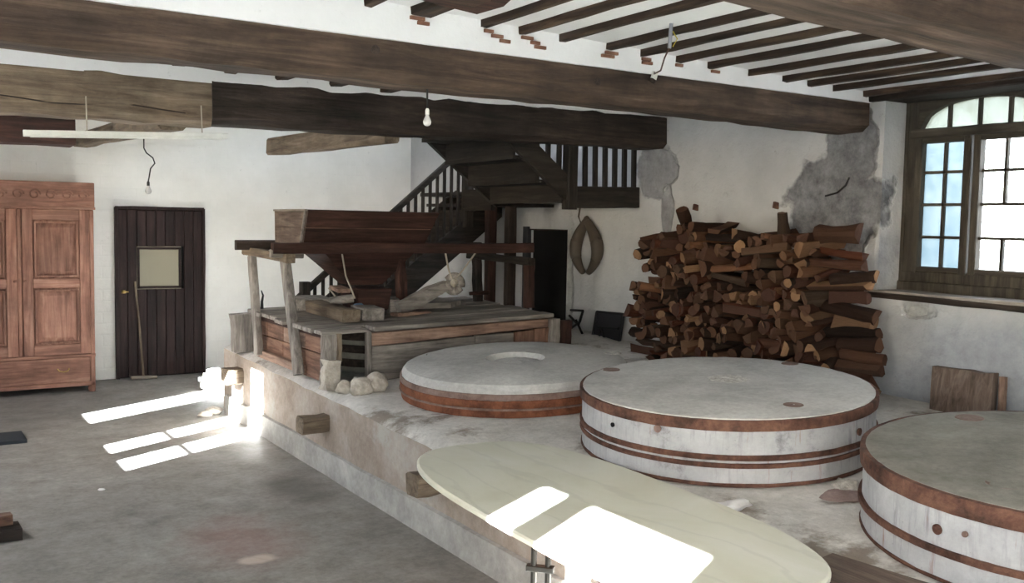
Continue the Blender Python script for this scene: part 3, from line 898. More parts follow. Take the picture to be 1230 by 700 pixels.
# ------------------------------------------------------------------ platform
pt = thing('platform', 'low masonry platform carrying the mill and the millstones', 'platform', (2.315, 4, 0))
poly = [(2.315, -1.5), (2.315, 5.9), (2.315, 7.95), (2.9, 7.95), (2.9, 8.75), (5.12, 8.75), (5.12, -1.5)]
body = B()
# subdivided, gently uneven body
NX, NY = 26, 80
def pv(x, y):
    e = .0 if x > 2.42 else -.035 * ((2.42 - x) / .105) ** 2
    return zp(x, y) + e + .012 * mnoise.noise(Vector((x * 3, y * 3, 1))) + .006 * mnoise.noise(Vector((x * 11, y * 11, 4)))
xs = [2.315, 2.335, 2.37, 2.42] + [2.5 + (5.12 - 2.5) * i / NX for i in range(NX + 1)]
ys = [-1.5 + (8.75 + 1.5) * j / NY for j in range(NY + 1)]
grid = {}
def inside(x, y):
    return y <= 8.17 or x >= 2.9
for i, x in enumerate(xs):
    for j, y in enumerate(ys):
        grid[i, j] = body.verts.new((x, y, pv(x, y)))
for i in range(len(xs) - 1):
    for j in range(NY):
        if inside((xs[i] + xs[i + 1]) / 2, (ys[j] + ys[j + 1]) / 2):
            f = body.faces.new((grid[i, j], grid[i + 1, j], grid[i + 1, j + 1], grid[i, j + 1]))
            f.material_index = 0
bound = [e for e in body.edges if len(e.link_faces) == 1]
low = {}
for e in bound:
    for v in e.verts:
        if v not in low:
            low[v] = body.verts.new((v.co.x + .012 * mnoise.noise(Vector((v.co.y * 2, 7, 2))), v.co.y, .0))
for e in bound:
    a, b = e.verts
    f = body.faces.new((a, b, low[b], low[a]))
    f.material_index = 1
for v in [v for v in body.verts if not v.link_faces]:
    body.verts.remove(v)
smart_smooth(obj('body', body, ['plat_top', 'plat_front'], pt), 50)
pb = B()
pz = [(-1.5 + i * .25) for i in range(39)]
fr0 = [pb.verts.new((2.285 + .008 * mnoise.noise(Vector((y * 2, 0, 0))), min(y, 8.16), 0)) for y in pz]
fr1 = [pb.verts.new((2.292 + .008 * mnoise.noise(Vector((y * 2, 3, 0))), min(y, 8.16), .155 + .01 * mnoise.noise(Vector((y * 1.5, 5, 0))))) for y in pz]
bk1 = [pb.verts.new((2.345, min(y, 8.16), .168)) for y in pz]
for i in range(len(pz) - 1):
    pb.faces.new((fr0[i], fr0[i + 1], fr1[i + 1], fr1[i])); pb.faces.new((fr1[i], fr1[i + 1], bk1[i + 1], bk1[i]))
smart_smooth(obj('plinth', pb, 'plinth', pt), 50)
def stub(y, z, lx, w, h, m, dz=0):
    smart_smooth(obj('timber_end', bar(B(), (2.4, y, z), (lx, y - .01, z + dz), w, h, seg=4, jit=.006, ch=.18), m, pt), 40)
stub(5.79, .335, 2.13, .13, .105, 'pale_x')
stub(4.20, .335, 2.13, .13, .115, 'pale_x')
stub(7.66, .37, 2.19, .2, .13, 'pale_x')

# white can on the sunlit floor, rubble
jc = thing('plastic_jerrycan', 'white plastic jerrycan lying on sunlit floor beyond the platform end', 'can', (2.53, 9.12, 0))
bm = box(B(), (2.39, 9.06, .002), (2.67, 9.22, .165))
bmesh.ops.bevel(bm, geom=bm.edges[:], offset=.03, segments=3, affect='EDGES')
smart_smooth(obj('body', bm, 'white_sack', jc), 40)
obj('handle', tube(B(), [(2.44, 9.14, .155), (2.45, 9.14, .19), (2.50, 9.14, .20), (2.56, 9.14, .195), (2.59, 9.14, .155)], .013, 8), 'white_sack', jc)
obj('cap', lathe(B(), [(0, -.02), (.028, -.02), (.028, .02), (0, .02)], 16, (2.38, 9.12, .12)), 'black_cable', jc)
for k, (x, y, r) in enumerate(((2.19, 8.0, .06), (2.10, 7.93, .045))):
    tag(smart_smooth(obj('floor_stone', rock(B(), (x, y, r * .45), (r * 1.3, r, r * .6), 11 + k, 2), 'rock', loc=(x, y, 0)), 50),
        ('larger' if k == 0 else 'smaller') + ' pale rubble lump on floor below the sunlit timber end', 'stone')

# ------------------------------------------------------------------ millstones
NRM = Vector((-.055, -.02, 1)).normalized()
TILT = Vector((0, 0, 1)).rotation_difference(NRM).to_euler()
def ring(r0, r1, z0, z1, n=96):
    return lathe(B(), [(r0, z0), (r1, z0), (r1 + .002, (z0 + z1) / 2), (r1, z1), (r0, z1)], n, jit=.0012)
def stone_root(label, x, y):
    return thing('millstone', label, 'millstone', (x, y, zp(x, y) + .004), 'millstones on the platform', TILT)

def stone_body(root, prof, mat, name='body'):
    return smart_smooth(obj(name, lathe(B(), prof, 96, jit=.002), mat, root, local=True), 30)

# far (left) stone: bevelled grey top, three rusty bands
s = stone_root('thin grey millstone with all-rust bands in front of the mill case', 3.33, 5.09)
R = .735
stone_body(s, [(0, 0), (R - .01, 0), (R - .005, .10), (R - .005, .155), (R - .03, .185), (R - .09, .203), (.4, .212), (.19, .214), (.17, .175), (0, .17)], 'stone_top')
obj('iron_hoop', ring(R - .02, R + .002, .002, .044), 'rust_bright', s, local=True)
obj('iron_hoop', ring(R - .02, R + .014, .045, .056), 'rust_grey', s, local=True)
obj('iron_hoop', ring(R - .02, R + .008, .057, .10), 'rust_bright', s, local=True)
obj('iron_hoop', ring(R - .02, R + .006, .103, .137), 'rust_grey', s, local=True)
rr = B(); lathe(rr, [(0, .196), (.06, .194), (.12, .186), (.165, .176), (0, .165)], 24, (.03, .03, 0), jit=.006)
obj('eye_plug', rr, 'stone_top', s, local=True)
obj('lifting_hole', lathe(B(), [(0, .195), (.04, .204), (.055, .2065), (.06, .202), (0, .19)], 20, (.62, -.22, 0), jit=.003), 'rubble', s, local=True)
obj('lifting_hole', lathe(B(), [(0, .195), (.04, .202), (.055, .204), (.06, .2), (0, .19)], 20, (-.34, .47, 0), jit=.003), 'stone_dark', s, local=True)

# middle stone
s = stone_root('wide white-sided millstone with double rust band and rubble-filled eye, middle of three', 3.525, 3.435)
R = .725
stone_body(s, [(0, 0), (R, 0), (R - .004, .29), (R - .012, .302), (.12, .304), (0, .305)], ['stone_white'])
stone_body(s, [(0, .295), (R - .006, .2955), (R - .008, .3045), (R - .02, .308), (.3, .312), (0, .313)], 'stone_top', 'grinding_face')
obj('iron_hoop', ring(R - .02, R + .005, .002, .018), 'rust', s, local=True)
obj('iron_hoop', ring(R - .02, R + .009, .088, .108), 'rust', s, local=True)
obj('iron_hoop', ring(R - .02, R + .009, .122, .145), 'rust', s, local=True)
obj('iron_hoop', ring(R - .02, R + .008, .252, .300), 'rust', s, local=True)
obj('eye_plug', lathe(B(), [(0, .3165), (.05, .317), (.09, .315), (.115, .311), (0, .305)], 28, (.07, .045, 0), jit=.004), 'rubble', s, local=True)
for (a, d) in ((112, .655), (-100, .53), (12, .655)):
    x, y = d * math.cos(math.radians(a)), d * math.sin(math.radians(a))
    obj('iron_stud', lathe(B(), [(0, .3095), (.03, .3105), (.038, .312), (.045, .3115), (.048, .307), (0, .305)], 24, (x, y, 0)), 'rust_grey', s, local=True)
for (a, z, m) in ((-80, .19, 'rust'), (180, .205, 'black'), (-159, .235, 'rust_grey')):
    x, y = (R + .001) * math.cos(math.radians(a)), (R + .001) * math.sin(math.radians(a))
    o = obj('side_hole', lathe(B(), [(0, -.006), (.010 if m == 'black' else .016, -.005), (.011 if m == 'black' else .018, .004), (0, .003)], 16), m, s, local=True)
    o.location = (x, y, z)
    o.rotation_euler = (0, math.pi / 2, math.radians(a))

# near (right) stone
s = stone_root('white-sided millstone with dark grey top and one mid band, nearest the window', 3.60, 1.77)
R = .715
stone_body(s, [(0, 0), (R, 0), (R - .006, .30), (R - .015, .308), (.12, .308), (0, .308)], ['stone_white'])
stone_body(s, [(0, .30), (R - .01, .3005), (R - .012, .309), (R - .03, .313), (.3, .32), (0, .322)], 'stone_dark', 'grinding_face')
obj('iron_hoop', ring(R - .02, R + .008, .245, .307), 'rust', s, local=True)
obj('iron_hoop', ring(R - .02, R + .012, .095, .118), 'rust', s, local=True)
obj('iron_hoop', ring(R - .02, R + .004, .002, .014), 'rust', s, local=True)
for (a, z) in ((175, .175), (-177, .19)):
    x, y = (R - .001) * math.cos(math.radians(a)), (R - .001) * math.sin(math.radians(a))
    o = obj('side_stud', lathe(B(), [(0, -.01), (.016 if a == 175 else .009, -.008), (.018 if a == 175 else .010, .003), (.008, .009), (0, .010)], 16), 'rust' if a == 175 else 'rust_grey', s, local=True)
    o.location = (x, y, z)
    o.rotation_euler = (0, math.pi / 2, math.radians(a))
obj('iron_stud', lathe(B(), [(0, .3165), (.04, .3175), (.055, .318), (.06, .312), (0, .31)], 24, (.22, .53, 0)), 'rust_grey', s, local=True)
obj('iron_stud', lathe(B(), [(0, .3145), (.05, .3155), (.06, .316), (.066, .310), (0, .308)], 24, (-.49, -.035, 0)), 'rust_grey', s, local=True)

# ------------------------------------------------------------------ mill case (wooden housing)
mc = thing('mill_case', 'low wooden millstone housing with planked grey top on the platform', 'mill', (3.3, 6.7, .55))
def dz_(x, y):
    return .925 + .02 * (x - 2.3) + .004 * (y - 5.8)
NLc, NRc, FRc, FLc = (2.29, 5.80), (4.20, 5.90), (4.36, 7.55), (2.33, 7.50)
def lerp2(a, b, t):
    return (a[0] + (b[0] - a[0]) * t, a[1] + (b[1] - a[1]) * t)
# deck planks, running along the near edge
npl = 9
for k in range(npl):
    t0, t1 = k / npl + .003, (k + 1) / npl - .003
    a, b = lerp2(NLc, FLc, t0), lerp2(NRc, FRc, t0)
    c, d = lerp2(NRc, FRc, t1), lerp2(NLc, FLc, t1)
    e = random.uniform(-.03, .02)
    x_in = 0
    if k == 0:
        a = lerp2(a, b, .20); d = lerp2(d, c, .20)
    q = [(a[0] + (e if k else 0), a[1]), (b[0] + e, b[1]), (c[0] + e, c[1]), (d[0] + (e if k else 0), d[1])]
    off = random.uniform(-.004, .004)
    hexa(bm := B(), [(x, y, dz_(x, y) - .03 + off) for x, y in q], [(x, y, dz_(x, y) + off) for x, y in q])
    obj('deck_plank', bm, 'grey_x', mc, bevel=.004)
hexa(bm := B(), [(x, y, dz_(x, y) - .028) for x, y in ((2.30, 5.83), (2.66, 5.845), (2.66, 5.99), (2.30, 5.98))], [(x, y, dz_(x, y) - .002) for x, y in ((2.30, 5.86), (2.58, 5.875), (2.66, 5.99), (2.30, 5.98))])
obj('deck_plank', bm, 'grey_x', mc, bevel=.004)
# left face boards
yL = [5.90, 6.36, 6.44, 7.16, 7.24, 7.48]
def lf(y0, y1, z0, z1, x, m, name, th=.03):
    obj(name, box(B(), (x, y0, z0), (x + th, y1, z1)), m, mc, bevel=.004)
for (a, b) in ((5.92, 6.33), (6.33, 6.78), (6.78, 7.14), (7.14, 7.48)):
    lf(a + .003, b - .003, .56, .745, 2.37, 'red_y', 'side_board')
    lf(a + .003, b - .003, .75, dz_(2.35, a) - .03, 2.372, 'orange_y' if a in (6.33,) else 'red_y', 'side_board')
lf(6.30, 7.2, .575, .635, 2.33, 'orange_y', 'bottom_rail', .04)
lf(5.92, 7.48, .86, .895, 2.352, 'mahog_y', 'top_rail', .02)
# near-left corner post and gap with the boxed stone behind it
smart_smooth(obj('corner_post', bar(B(), (2.365, 5.88, .545), (2.37, 5.87, .90), .10, .07, up=(0, 1, 0), seg=6, jit=.008), 'grey_z', mc), 40)
smart_smooth(obj('corner_post', bar(B(), (2.42, 5.85, .72), (2.42, 5.85, .905), .035, .05, up=(0, 1, 0), seg=4, jit=.005), 'pale_z', mc), 40)
smart_smooth(obj('corner_block', bar(B(), (2.35, 5.83, .54), (2.365, 5.835, .735), .10, .10, up=(0, 1, 0), seg=5, jit=.012), 'rock', mc), 50)
obj('gap_post', bar(B(), (2.645, 5.865, .56), (2.64, 5.865, .905), .035, .05, up=(0, 1, 0), seg=6, jit=.003), 'grey_z', mc)
# near face
def nf(x0, x1, z0, z1, m, name, y_off=0, th=.035):
    def yy(x):
        return NLc[1] + .045 + (NRc[1] - NLc[1]) * (x - 2.29) / 1.91 + y_off
    hexa(bm := B(), [(x0, yy(x0), z0[0]), (x1, yy(x1), z0[1]), (x1, yy(x1) + th, z0[1]), (x0, yy(x0) + th, z0[0])], [(x0, yy(x0), z1[0]), (x1, yy(x1), z1[1]), (x1, yy(x1) + th, z1[1]), (x0, yy(x0) + th, z1[0])])
    return obj(name, bm, m, mc, bevel=.005)
nf(2.655, 4.16, (.805, .865), (.896, .926), 'orange_x', 'top_rail', -.02, .05)
nf(2.66, 3.5, (.56, .60), (.80, .825), 'grey_x', 'front_board')
nf(3.505, 3.85, (.60, .61), (.83, .835), 'grey_x', 'front_board')
nf(3.855, 4.03, (.6, .6), (.84, .85), 'red_z', 'front_board', -.01)
nf(4.035, 4.20, (.6, .6), (.855, .86), 'red_z', 'front_board', -.015)
smart_smooth(obj('corner_post', bar(B(), (4.21, 5.935, .60), (4.21, 5.935, .925), .09, .08, up=(0, 1, 0), seg=5, jit=.006), 'grey_z', mc), 40)
smart_smooth(obj('end_post', bar(B(), (4.34, 5.96, .60), (4.34, 5.955, .905), .10, .06, up=(0, 1, 0), seg=5, jit=.006), 'mahog_z', mc), 40)
# right and back boards
hexa(bm := B(), [(4.20, 5.96, .6), (4.23, 5.96, .6), (4.36, 7.5, .66), (4.33, 7.5, .66)], [(4.20, 5.96, .92), (4.23, 5.96, .92), (4.36, 7.5, .93), (4.33, 7.5, .93)])
obj('side_board', bm, 'grey_y', mc)
obj('back_board', box(B(), (2.38, 7.47, .57), (4.33, 7.5, .90)), 'grey_x', mc)
# far-left stub post
smart_smooth(obj('corner_post', bar(B(), (2.36, 7.68, .565), (2.35, 7.68, .875), .20, .13, up=(0, 1, 0), seg=5, jit=.008), 'grey_z', mc), 40)

# grinding pair inside, visible through the gap
ms = thing('boxed_millstone', 'dark banded millstone inside the case, seen through the corner gap', 'millstone', (3.25, 6.68, .57))
obj('drum', lathe(B(), [(0, 0), (.70, 0), (.70, .29), (0, .29)], 64), 'stone_dark', ms, local=True)
for z in (.04, .14, .23):
    obj('hoop', ring(.69, .712, z, z + .055, 64), 'dark_x', ms, local=True)
# timber blocks on the deck
zt = .945
tag(smart_smooth(obj('timber_block', bar(B(), (2.70, 6.98, zt + .045), (2.75, 7.38, zt + .047), .30, .085, seg=4, jit=.004, ch=.06), 'grey_y', loc=(2.7, 7.2, zt)), 40), 'thick grey timber block at back left of the case top', 'timber')
tag(smart_smooth(obj('timber_block', bar(B(), (2.62, 6.10, zt + .045), (2.66, 6.92, zt + .047), .13, .085, seg=4, jit=.004, ch=.06), 'pale_y', loc=(2.6, 6.5, zt)), 40), 'long pale timber lying on the case top between the hopper legs', 'timber')
tag(smart_smooth(obj('timber_block', bar(B(), (2.80, 6.13, zt + .045), (2.83, 6.42, zt + .047), .16, .085, seg=4, jit=.004, ch=.06), 'grey_y', loc=(2.8, 6.3, zt)), 40), 'short grey timber at the front of the case top', 'timber')
tag(obj('iron_hook', tube(B(), [(2.42, 7.42, .93), (2.42, 7.42, .99), (2.43, 7.42, 1.04), (2.415, 7.42, 1.08)], lambda t: .014 - .01 * t, 7), 'black_iron', loc=(2.42, 7.42, .93)), 'small black iron hook standing at far corner of the case', 'hook')

# ------------------------------------------------------------------ hopper stand and hopper
hs = thing('hopper_stand', 'wooden trestle straddling the mill case and holding the hopper', 'stand', (3.2, 6.75, .58))
def tim(name, a, b, w, h, m, up=(0, 0, 1), root=hs, seg=6, jit=.004):
    return smart_smooth(obj(name, bar(B(), a, b, w, h, up=up, seg=seg, jit=jit), m, root), 40)
tim('leg', (2.315, 7.17, .60), (2.315, 7.34, 1.36), .055, .075, 'grey_z', (0, 1, 0), jit=.0015)
tim('leg', (2.315, 6.30, .575), (2.315, 6.58, 1.36), .06, .075, 'grey_z', (0, 1, 0), jit=.0015)
tim('leg', (4.20, 7.05, .96), (4.18, 7.05, 1.345), .07, .07, 'dark_z', (0, 1, 0))
tim('leg', (4.33, 6.45, .96), (4.34, 6.47, 1.345), .075, .07, 'mahog_z', (0, 1, 0))
tim('cross_rail', (2.30, 6.42, 1.372), (2.30, 7.43, 1.395), .07, .06, 'pale_y')
tim('cross_rail', (4.25, 6.30, 1.345), (4.20, 7.2, 1.365), .07, .06, 'stair_y')
tim('long_rail', (2.20, 6.52, 1.445), (4.33, 6.42, 1.452), .075, .078, 'mahog_x')
tim('long_rail', (2.17, 7.28, 1.445), (4.28, 7.16, 1.44), .075, .075, 'dark_x')
tim('rail_end', (2.19, 6.53, 1.405), (2.42, 6.51, 1.40), .06, .055, 'grey_x', seg=2)
tim('peg', (4.10, 7.02, 1.04), (4.28, 7.0, 1.05), .03, .03, 'mahog_x', seg=2)

hp = thing('grain_hopper', 'dark red-brown wooden hopper shaped like an upturned pyramid above the mill', 'hopper', (2.92, 6.85, 1.1))
def frustum(top, bot, z1, z0, boards):
    def at(i, t):
        a, b = top[i], bot[i]
        return Vector((a[0] + (b[0] - a[0]) * t, a[1] + (b[1] - a[1]) * t, z1 + (z0 - z1) * t))
    cx = sum(p[0] for p in top) / 4; cy = sum(p[1] for p in top) / 4
    for i, (m, cuts) in enumerate(boards):
        j = (i + 1) % 4
        for t0, t1 in zip(cuts, cuts[1:]):
            g = .012 if t0 > 0 else 0
            o4 = [at(i, t0 + g), at(j, t0 + g), at(j, t1), at(i, t1)]
            nrm = (o4[1] - o4[0]).cross(o4[3] - o4[0]).normalized() * .022
            if nrm.dot(Vector((cx, cy, o4[0].z)) - o4[0]) < 0:
                nrm = -nrm
            hexa(bm := B(), o4, [p + nrm for p in o4])
            obj('hopper_board', bm, m, hp)
rim = [(2.435, 6.50), (3.515, 6.50), (3.515, 7.22), (2.455, 7.22)]
waist = [(2.425, 6.57), (3.42, 6.57), (3.42, 7.15), (2.435, 7.15)]
waist2 = [(2.56, 6.575), (3.41, 6.575), (3.41, 7.145), (2.56, 7.145)]
mouth = [(2.87, 6.70), (3.13, 6.70), (3.13, 6.92), (2.87, 6.92)]
frustum(rim, waist, 1.715, 1.47, (('mahog_x', (0, .52, 1)), ('mahog_y', (0, 1)), ('mahog_x', (0, .52, 1)), ('leanwood_y', (0, .5, 1))))
obj('seam_batten', bar(B(), (2.445, 6.531, 1.589), (3.455, 6.531, 1.589), .008, .006), 'red_x', hp)
frustum(waist2, mouth, 1.47, 1.16, (('mahog_x', (0, .5, 1)), ('mahog_y', (0, .5, 1)), ('mahog_x', (0, .5, 1)), ('mahog_y', (0, .5, 1))))
edge = B()
bar(edge, Vector((2.44, 6.497, 1.716)), Vector((2.455, 7.22, 1.716)), .022, .014)
bar(edge, (2.433, 6.497, 1.715), (2.423, 6.567, 1.475), .014, .014, up=(0, 1, 0))
obj('edge_strip', edge, 'grey_y', hp)
for (i) in (0, 1, 2, 3):
    pass
sh = thing('feed_shoe', 'red-brown wooden feed shoe below the hopper mouth', 'shoe', (3.02, 6.72, .96))
hexa(bm := B(), [(2.88, 6.58, .975), (3.12, 6.56, .975), (3.12, 6.88, .975), (2.88, 6.88, .975)], [(2.86, 6.55, 1.14), (3.14, 6.53, 1.14), (3.14, 6.9, 1.14), (2.86, 6.9, 1.14)])
obj('trough', bm, 'mahog_x', sh, bevel=.008)['label'] = 'red-brown trough'
obj('lip', bar(B(), (2.8, 6.66, 1.12), (2.84, 6.92, 1.13), .10, .03), 'orange_y', sh)
obj('spout', bar(B(), (3.13, 6.60, .99), (3.21, 6.60, .99), .09, .14, seg=2, jit=.006), 'grey_x', sh)
rl = thing('rope_roller', 'grey wooden roller with rope and bluish rag left of the feed shoe', 'roller', (2.78, 6.6, 1.0))
obj('roller', tube(B(), [(2.68, 6.64, 1.045), (2.72, 6.62, 1.055), (2.84, 6.58, 1.07)], .032, 10), 'grey_x', rl)
obj('rag', rock(B(), (2.85, 6.52, .99), (.05, .04, .05), 9, 2, .4), 'blue_cloth', rl)
obj('rope', tube(B(), [(2.74, 6.56, 1.40), (2.77, 6.56, 1.24), (2.84, 6.55, 1.07)], .006, 6), 'rope', rl)
obj('rope', tube(B(), [(2.7, 6.72, 1.14), (2.74, 6.64, 1.06)], .006, 6), 'rope', rl)
dp = thing('shaker_post', 'notched reddish wooden shaker post right of the feed shoe', 'post', (3.27, 6.65, .96))
smart_smooth(obj('shaft', bar(B(), (3.27, 6.62, .955), (3.26, 6.66, 1.36), .07, .07, seg=7, jit=.009), 'mahog_z', dp), 40)
obj('collar', bar(B(), (3.26, 6.65, 1.27), (3.26, 6.65, 1.34), .11, .1, seg=2, jit=.005), 'mahog_z', dp)
lv = thing('lever_arm', 'grey wooden lever arm with holed round head tied up by ropes', 'lever', (3.44, 6.5, .96))
smart_smooth(obj('arm', bar(B(), (3.17, 6.50, .985), (3.56, 6.47, 1.16), .10, .11, seg=6, jit=.009, taper=.8), 'grey_x', lv), 40)
hd = B()
for k in range(18):
    a = 2 * math.pi * k / 18
    pass
tube(hd, [(3.63 + .062 * math.cos(2 * math.pi * k / 20), 6.46, 1.17 + .055 * math.sin(2 * math.pi * k / 20)) for k in range(20)], .036, 8, closed=True)
obj('head', hd, 'grey_y', lv, smooth=True)
obj('rope', tube(B(), [(3.54, 6.44, 1.41), (3.57, 6.44, 1.28), (3.6, 6.42, 1.19)], .007, 6), 'rope', lv)
obj('rope', tube(B(), [(3.82, 6.46, 1.41), (3.7, 6.44, 1.28), (3.6, 6.42, 1.19)], .007, 6), 'rope', lv)
obj('knot', rock(B(), (3.6, 6.41, 1.18), (.03, .025, .035), 4, 2, .4), 'rope', lv)
tag(smart_smooth(obj('timber_offcut', bar(B(), (3.05, 6.32, .962), (3.36, 6.36, .968), .10, .028, seg=4, jit=.004, taper=.6), 'orange_x', loc=(3.2, 6.34, .95)), 40), 'flat orange-brown piece of wood lying on the case top', 'wood')
tag(smart_smooth(obj('grey_board', prism(B(), [(3.25, 6.75), (3.75, 6.72), (3.95, 6.9), (3.9, 7.3), (3.6, 7.4), (3.3, 7.3)], .955, 1.0), 'grey_x', loc=(3.6, 7.0, .955)), 30), 'raised grey board at back of the case top behind the lever', 'board')

# loose rocks at the case corner
for k, (x, y, r, lab) in enumerate(((2.40, 5.70, .048, 'small pale rock by the case corner, left of its neighbours'), (2.475, 5.60, .066, 'round pale rock in the middle of three by the case'), (2.60, 5.62, .07, 'largest pale lumpy rock of three in front of the gap post'))):
    z = zp(x, y)
    tag(smart_smooth(obj('loose_rock', rock(B(), (x, y, z + r * .7), (r * 1.15, r, r), 21 + k, 3, .32), 'rock', loc=(x, y, z)), 60), lab, 'rock', 'loose rocks by the case')

# ------------------------------------------------------------------ staircase
st = thing('staircase', 'dark wooden two-flight staircase with slatted balustrades by the right wall', 'staircase', (4.2, 7.5, .6))
Y1, Y2 = 7.75, 8.62
def s1(x):  # top edge of lower stringer
    return 1.456 + .745 * (x - 4.16)
def r1(x):  # hand rail
    return 1.0 + .845 * (x - 2.88)
for y in (Y1, Y2):
    o = B()
    xa, xb = 3.02, 4.86
    pts = [(xa, s1(xa)), (xb, s1(xb)), (xb, s1(xb) - .27), (xa + .12, s1(xa + .12) - .30), (xa, .60)]
    v0 = [o.verts.new((x, y - .02, z)) for x, z in pts]; v1 = [o.verts.new((x, y + .02, z)) for x, z in pts]
    o.faces.new(v0); o.faces.new(list(reversed(v1)))
    for i in range(len(pts)):
        j = (i + 1) % len(pts)
        o.faces.new((v0[i], v1[i], v1[j], v0[j]))
    obj('stringer', o, 'stair_x', st)
nst = 8
for k in range(nst):
    x = 3.06 + k * .225
    z = s1(x) + .02 - .06
    obj('tread', box(B(), (x, Y1 + .022, z - .03), (x + .25, Y2 - .022, z)), 'stair_y', st)
    obj('riser', box(B(), (x + .225, Y1 + .022, z), (x + .243, Y2 - .022, z + .14)), 'stair_y', st)
bal = None
x = 2.99
while x < 4.62:
    zb, ztp = s1(x) - .02, r1(x)
    o = obj('baluster', bar(B(), (x, Y1, zb), (x, Y1, ztp), .026, .026, up=(0, 1, 0)), 'stair_z', st)
    x += .0735
obj('handrail', bar(B(), (2.84, Y1, r1(2.84) + .015), (4.66, Y1, r1(4.66) + .015), .05, .05), 'stair_x', st)
obj('newel_post', bar(B(), (2.90, Y1, .6), (2.90, Y1, 1.12), .08, .08, up=(0, 1, 0)), 'stair_z', st)
# landing
LX = 4.44
obj('landing_floor', box(B(), (LX, 6.10, 1.90), (5.12, 8.62, 1.935)), 'stair_y', st)
obj('landing_soffit', box(B(), (4.50, 7.24, 1.80), (5.12, 8.6, 1.83)), 'stair_y', st)
obj('fascia', bar(B(), (LX, 6.075, 1.862), (5.12, 6.055, 1.878), .17, .05, up=(0, 1, 0), seg=6, jit=.002), 'stair_x', st)
obj('fascia', box(B(), (LX - .02, 7.22, 1.76), (LX + .03, 7.72, 1.95)), 'stair_y', st)
obj('newel_post', bar(B(), (LX, 6.07, 1.765), (LX, 6.07, 2.65), .095, .095, up=(0, 1, 0)), 'stair_z', st)
obj('newel_post', bar(B(), (LX + .03, 7.72, 1.60), (LX + .03, 7.72, 2.55), .09, .09, up=(0, 1, 0)), 'stair_z', st)
obj('support_post', bar(B(), (4.47, 7.30, .62), (4.47, 7.30, 1.80), .085, .085, up=(0, 1, 0), seg=6, jit=.003), 'mahog_z', st)
obj('support_post', bar(B(), (4.62, 7.20, .62), (4.62, 7.20, 1.80), .085, .085, up=(0, 1, 0), seg=6, jit=.003), 'dark_z', st)
for k in range(6):
    x = 4.585 + k * .1
    obj('baluster', bar(B(), (x, 6.065, 1.93), (x - .01, 6.07, 2.62), .036, .036, up=(0, 1, 0)), 'stair_z', st)
obj('handrail', bar(B(), (LX, 6.07, 2.64), (5.12, 6.07, 2.64), .06, .06), 'stair_x', st)
# upper flight
def u1(x):  # lower edge of the upper stringers
    return 1.80 + .775 * (4.44 - x)
for y in (6.07, 7.2):
    o = B()
    xa, xb = 4.46, 2.65
    pts = [(xa, u1(xa)), (xb, u1(xb)), (xb, u1(xb) + .2), (xa, u1(xa) + .2)]
    v0 = [o.verts.new((x, y - .025, z)) for x, z in pts]; v1 = [o.verts.new((x, y + .025, z)) for x, z in pts]
    o.faces.new(v0); o.faces.new(list(reversed(v1)))
    for i in range(4):
        j = (i + 1) % 4
        o.faces.new((v0[i], v1[i], v1[j], v0[j]))
    obj('stringer', o, 'stair_x', st)
for k in range(8):
    x = 4.40 - k * .225
    z = u1(x) + .10
    obj('tread', box(B(), (x - .25, 6.10, z + .03), (x, 7.17, z + .06)), 'stair_y', st)
    obj('riser', box(B(), (x - .02, 6.10, z - .115), (x - .005, 7.17, z + .03)), 'stair_y', st)
x = 4.33
while x > 2.9:
    obj('baluster', bar(B(), (x, 6.07, u1(x) + .15), (x, 6.07, u1(x) + .95), .034, .034, up=(0, 1, 0)), 'stair_z', st)
    x -= .105
obj('handrail', bar(B(), (4.44, 6.07, u1(4.44) + .96), (2.8, 6.07, u1(2.8) + .96), .055, .055), 'stair_x', st)

# ------------------------------------------------------------------ horse collar and things by the wall
hc = thing('horse_collar', 'worn brown leather horse collar hanging on the white wall', 'collar', (5.07, 6.68, 1.2))
yc_, zc_ = 6.68, 1.455
side = []
def collar_pt(s, t):
    # t 0 top .. 1 bottom; widest two thirds of the way down
    w = .135 * max(0, math.sin(math.pi * t ** 1.15)) ** .85
    return Vector((5.08, yc_ + s * (w + .008 + .03 * t), zc_ + .225 - .45 * t))
for s_ in (1, -1):
    pts = [collar_pt(s_, k / 36) for k in range(37)]
    o = obj('pad', tube(B(), pts, lambda t: .022 + .034 * math.sin(math.pi * min(1, t * .86 + .1)), 14), 'leather', hc, smooth=True)
obj('top_cap', rock(B(), (5.075, yc_, zc_ + .225), (.03, .035, .05), 2, 2, .1), 'leather', hc)
obj('hanging_strap', tube(B(), [(5.10, yc_ + .13, 1.80), (5.10, yc_ + .15, 1.72), (5.09, yc_ + .10, 1.66), (5.08, yc_ + .03, 1.66)], .008, 6), 'leather', hc)
for (dy, z) in ((-.17, 1.52), (-.18, 1.40)):
    obj('buckle', tube(B(), [(5.075, yc_ + dy + .018 * math.cos(a), z + .018 * math.sin(a)) for a in [k * math.pi / 6 for k in range(12)]], .005, 5, closed=True), 'black_iron', hc)
ir = thing('iron_bracket', 'spiky black wrought-iron bracket beside the case corner', 'bracket', (5.0, 6.75, .62))
zb_ = zp(5, 6.7)
for a, b in (((5.0, 6.83, zb_), (5.0, 6.64, .80)), ((5.0, 6.64, .80), (5.0, 6.60, .90)), ((5.0, 6.60, .90), (5.0, 6.78, .89)), ((5.0, 6.70, .81), (5.0, 6.60, zb_)), ((5.0, 6.80, .84), (5.0, 6.66, .77)), ((5.0, 6.66, .77), (5.0, 6.60, .90))):
    obj('iron_bar', tube(B(), [a, b], .011, 6), 'black_iron', ir)
sl = thing('slate_board', 'dark slate panel in black frame leaning on the white wall beside the woodpile', 'board', (5.05, 6.33, .63))
q = [(5.04, 6.52, .60), (5.04, 6.15, .60), (5.095, 6.165, .905), (5.095, 6.52, .895)]
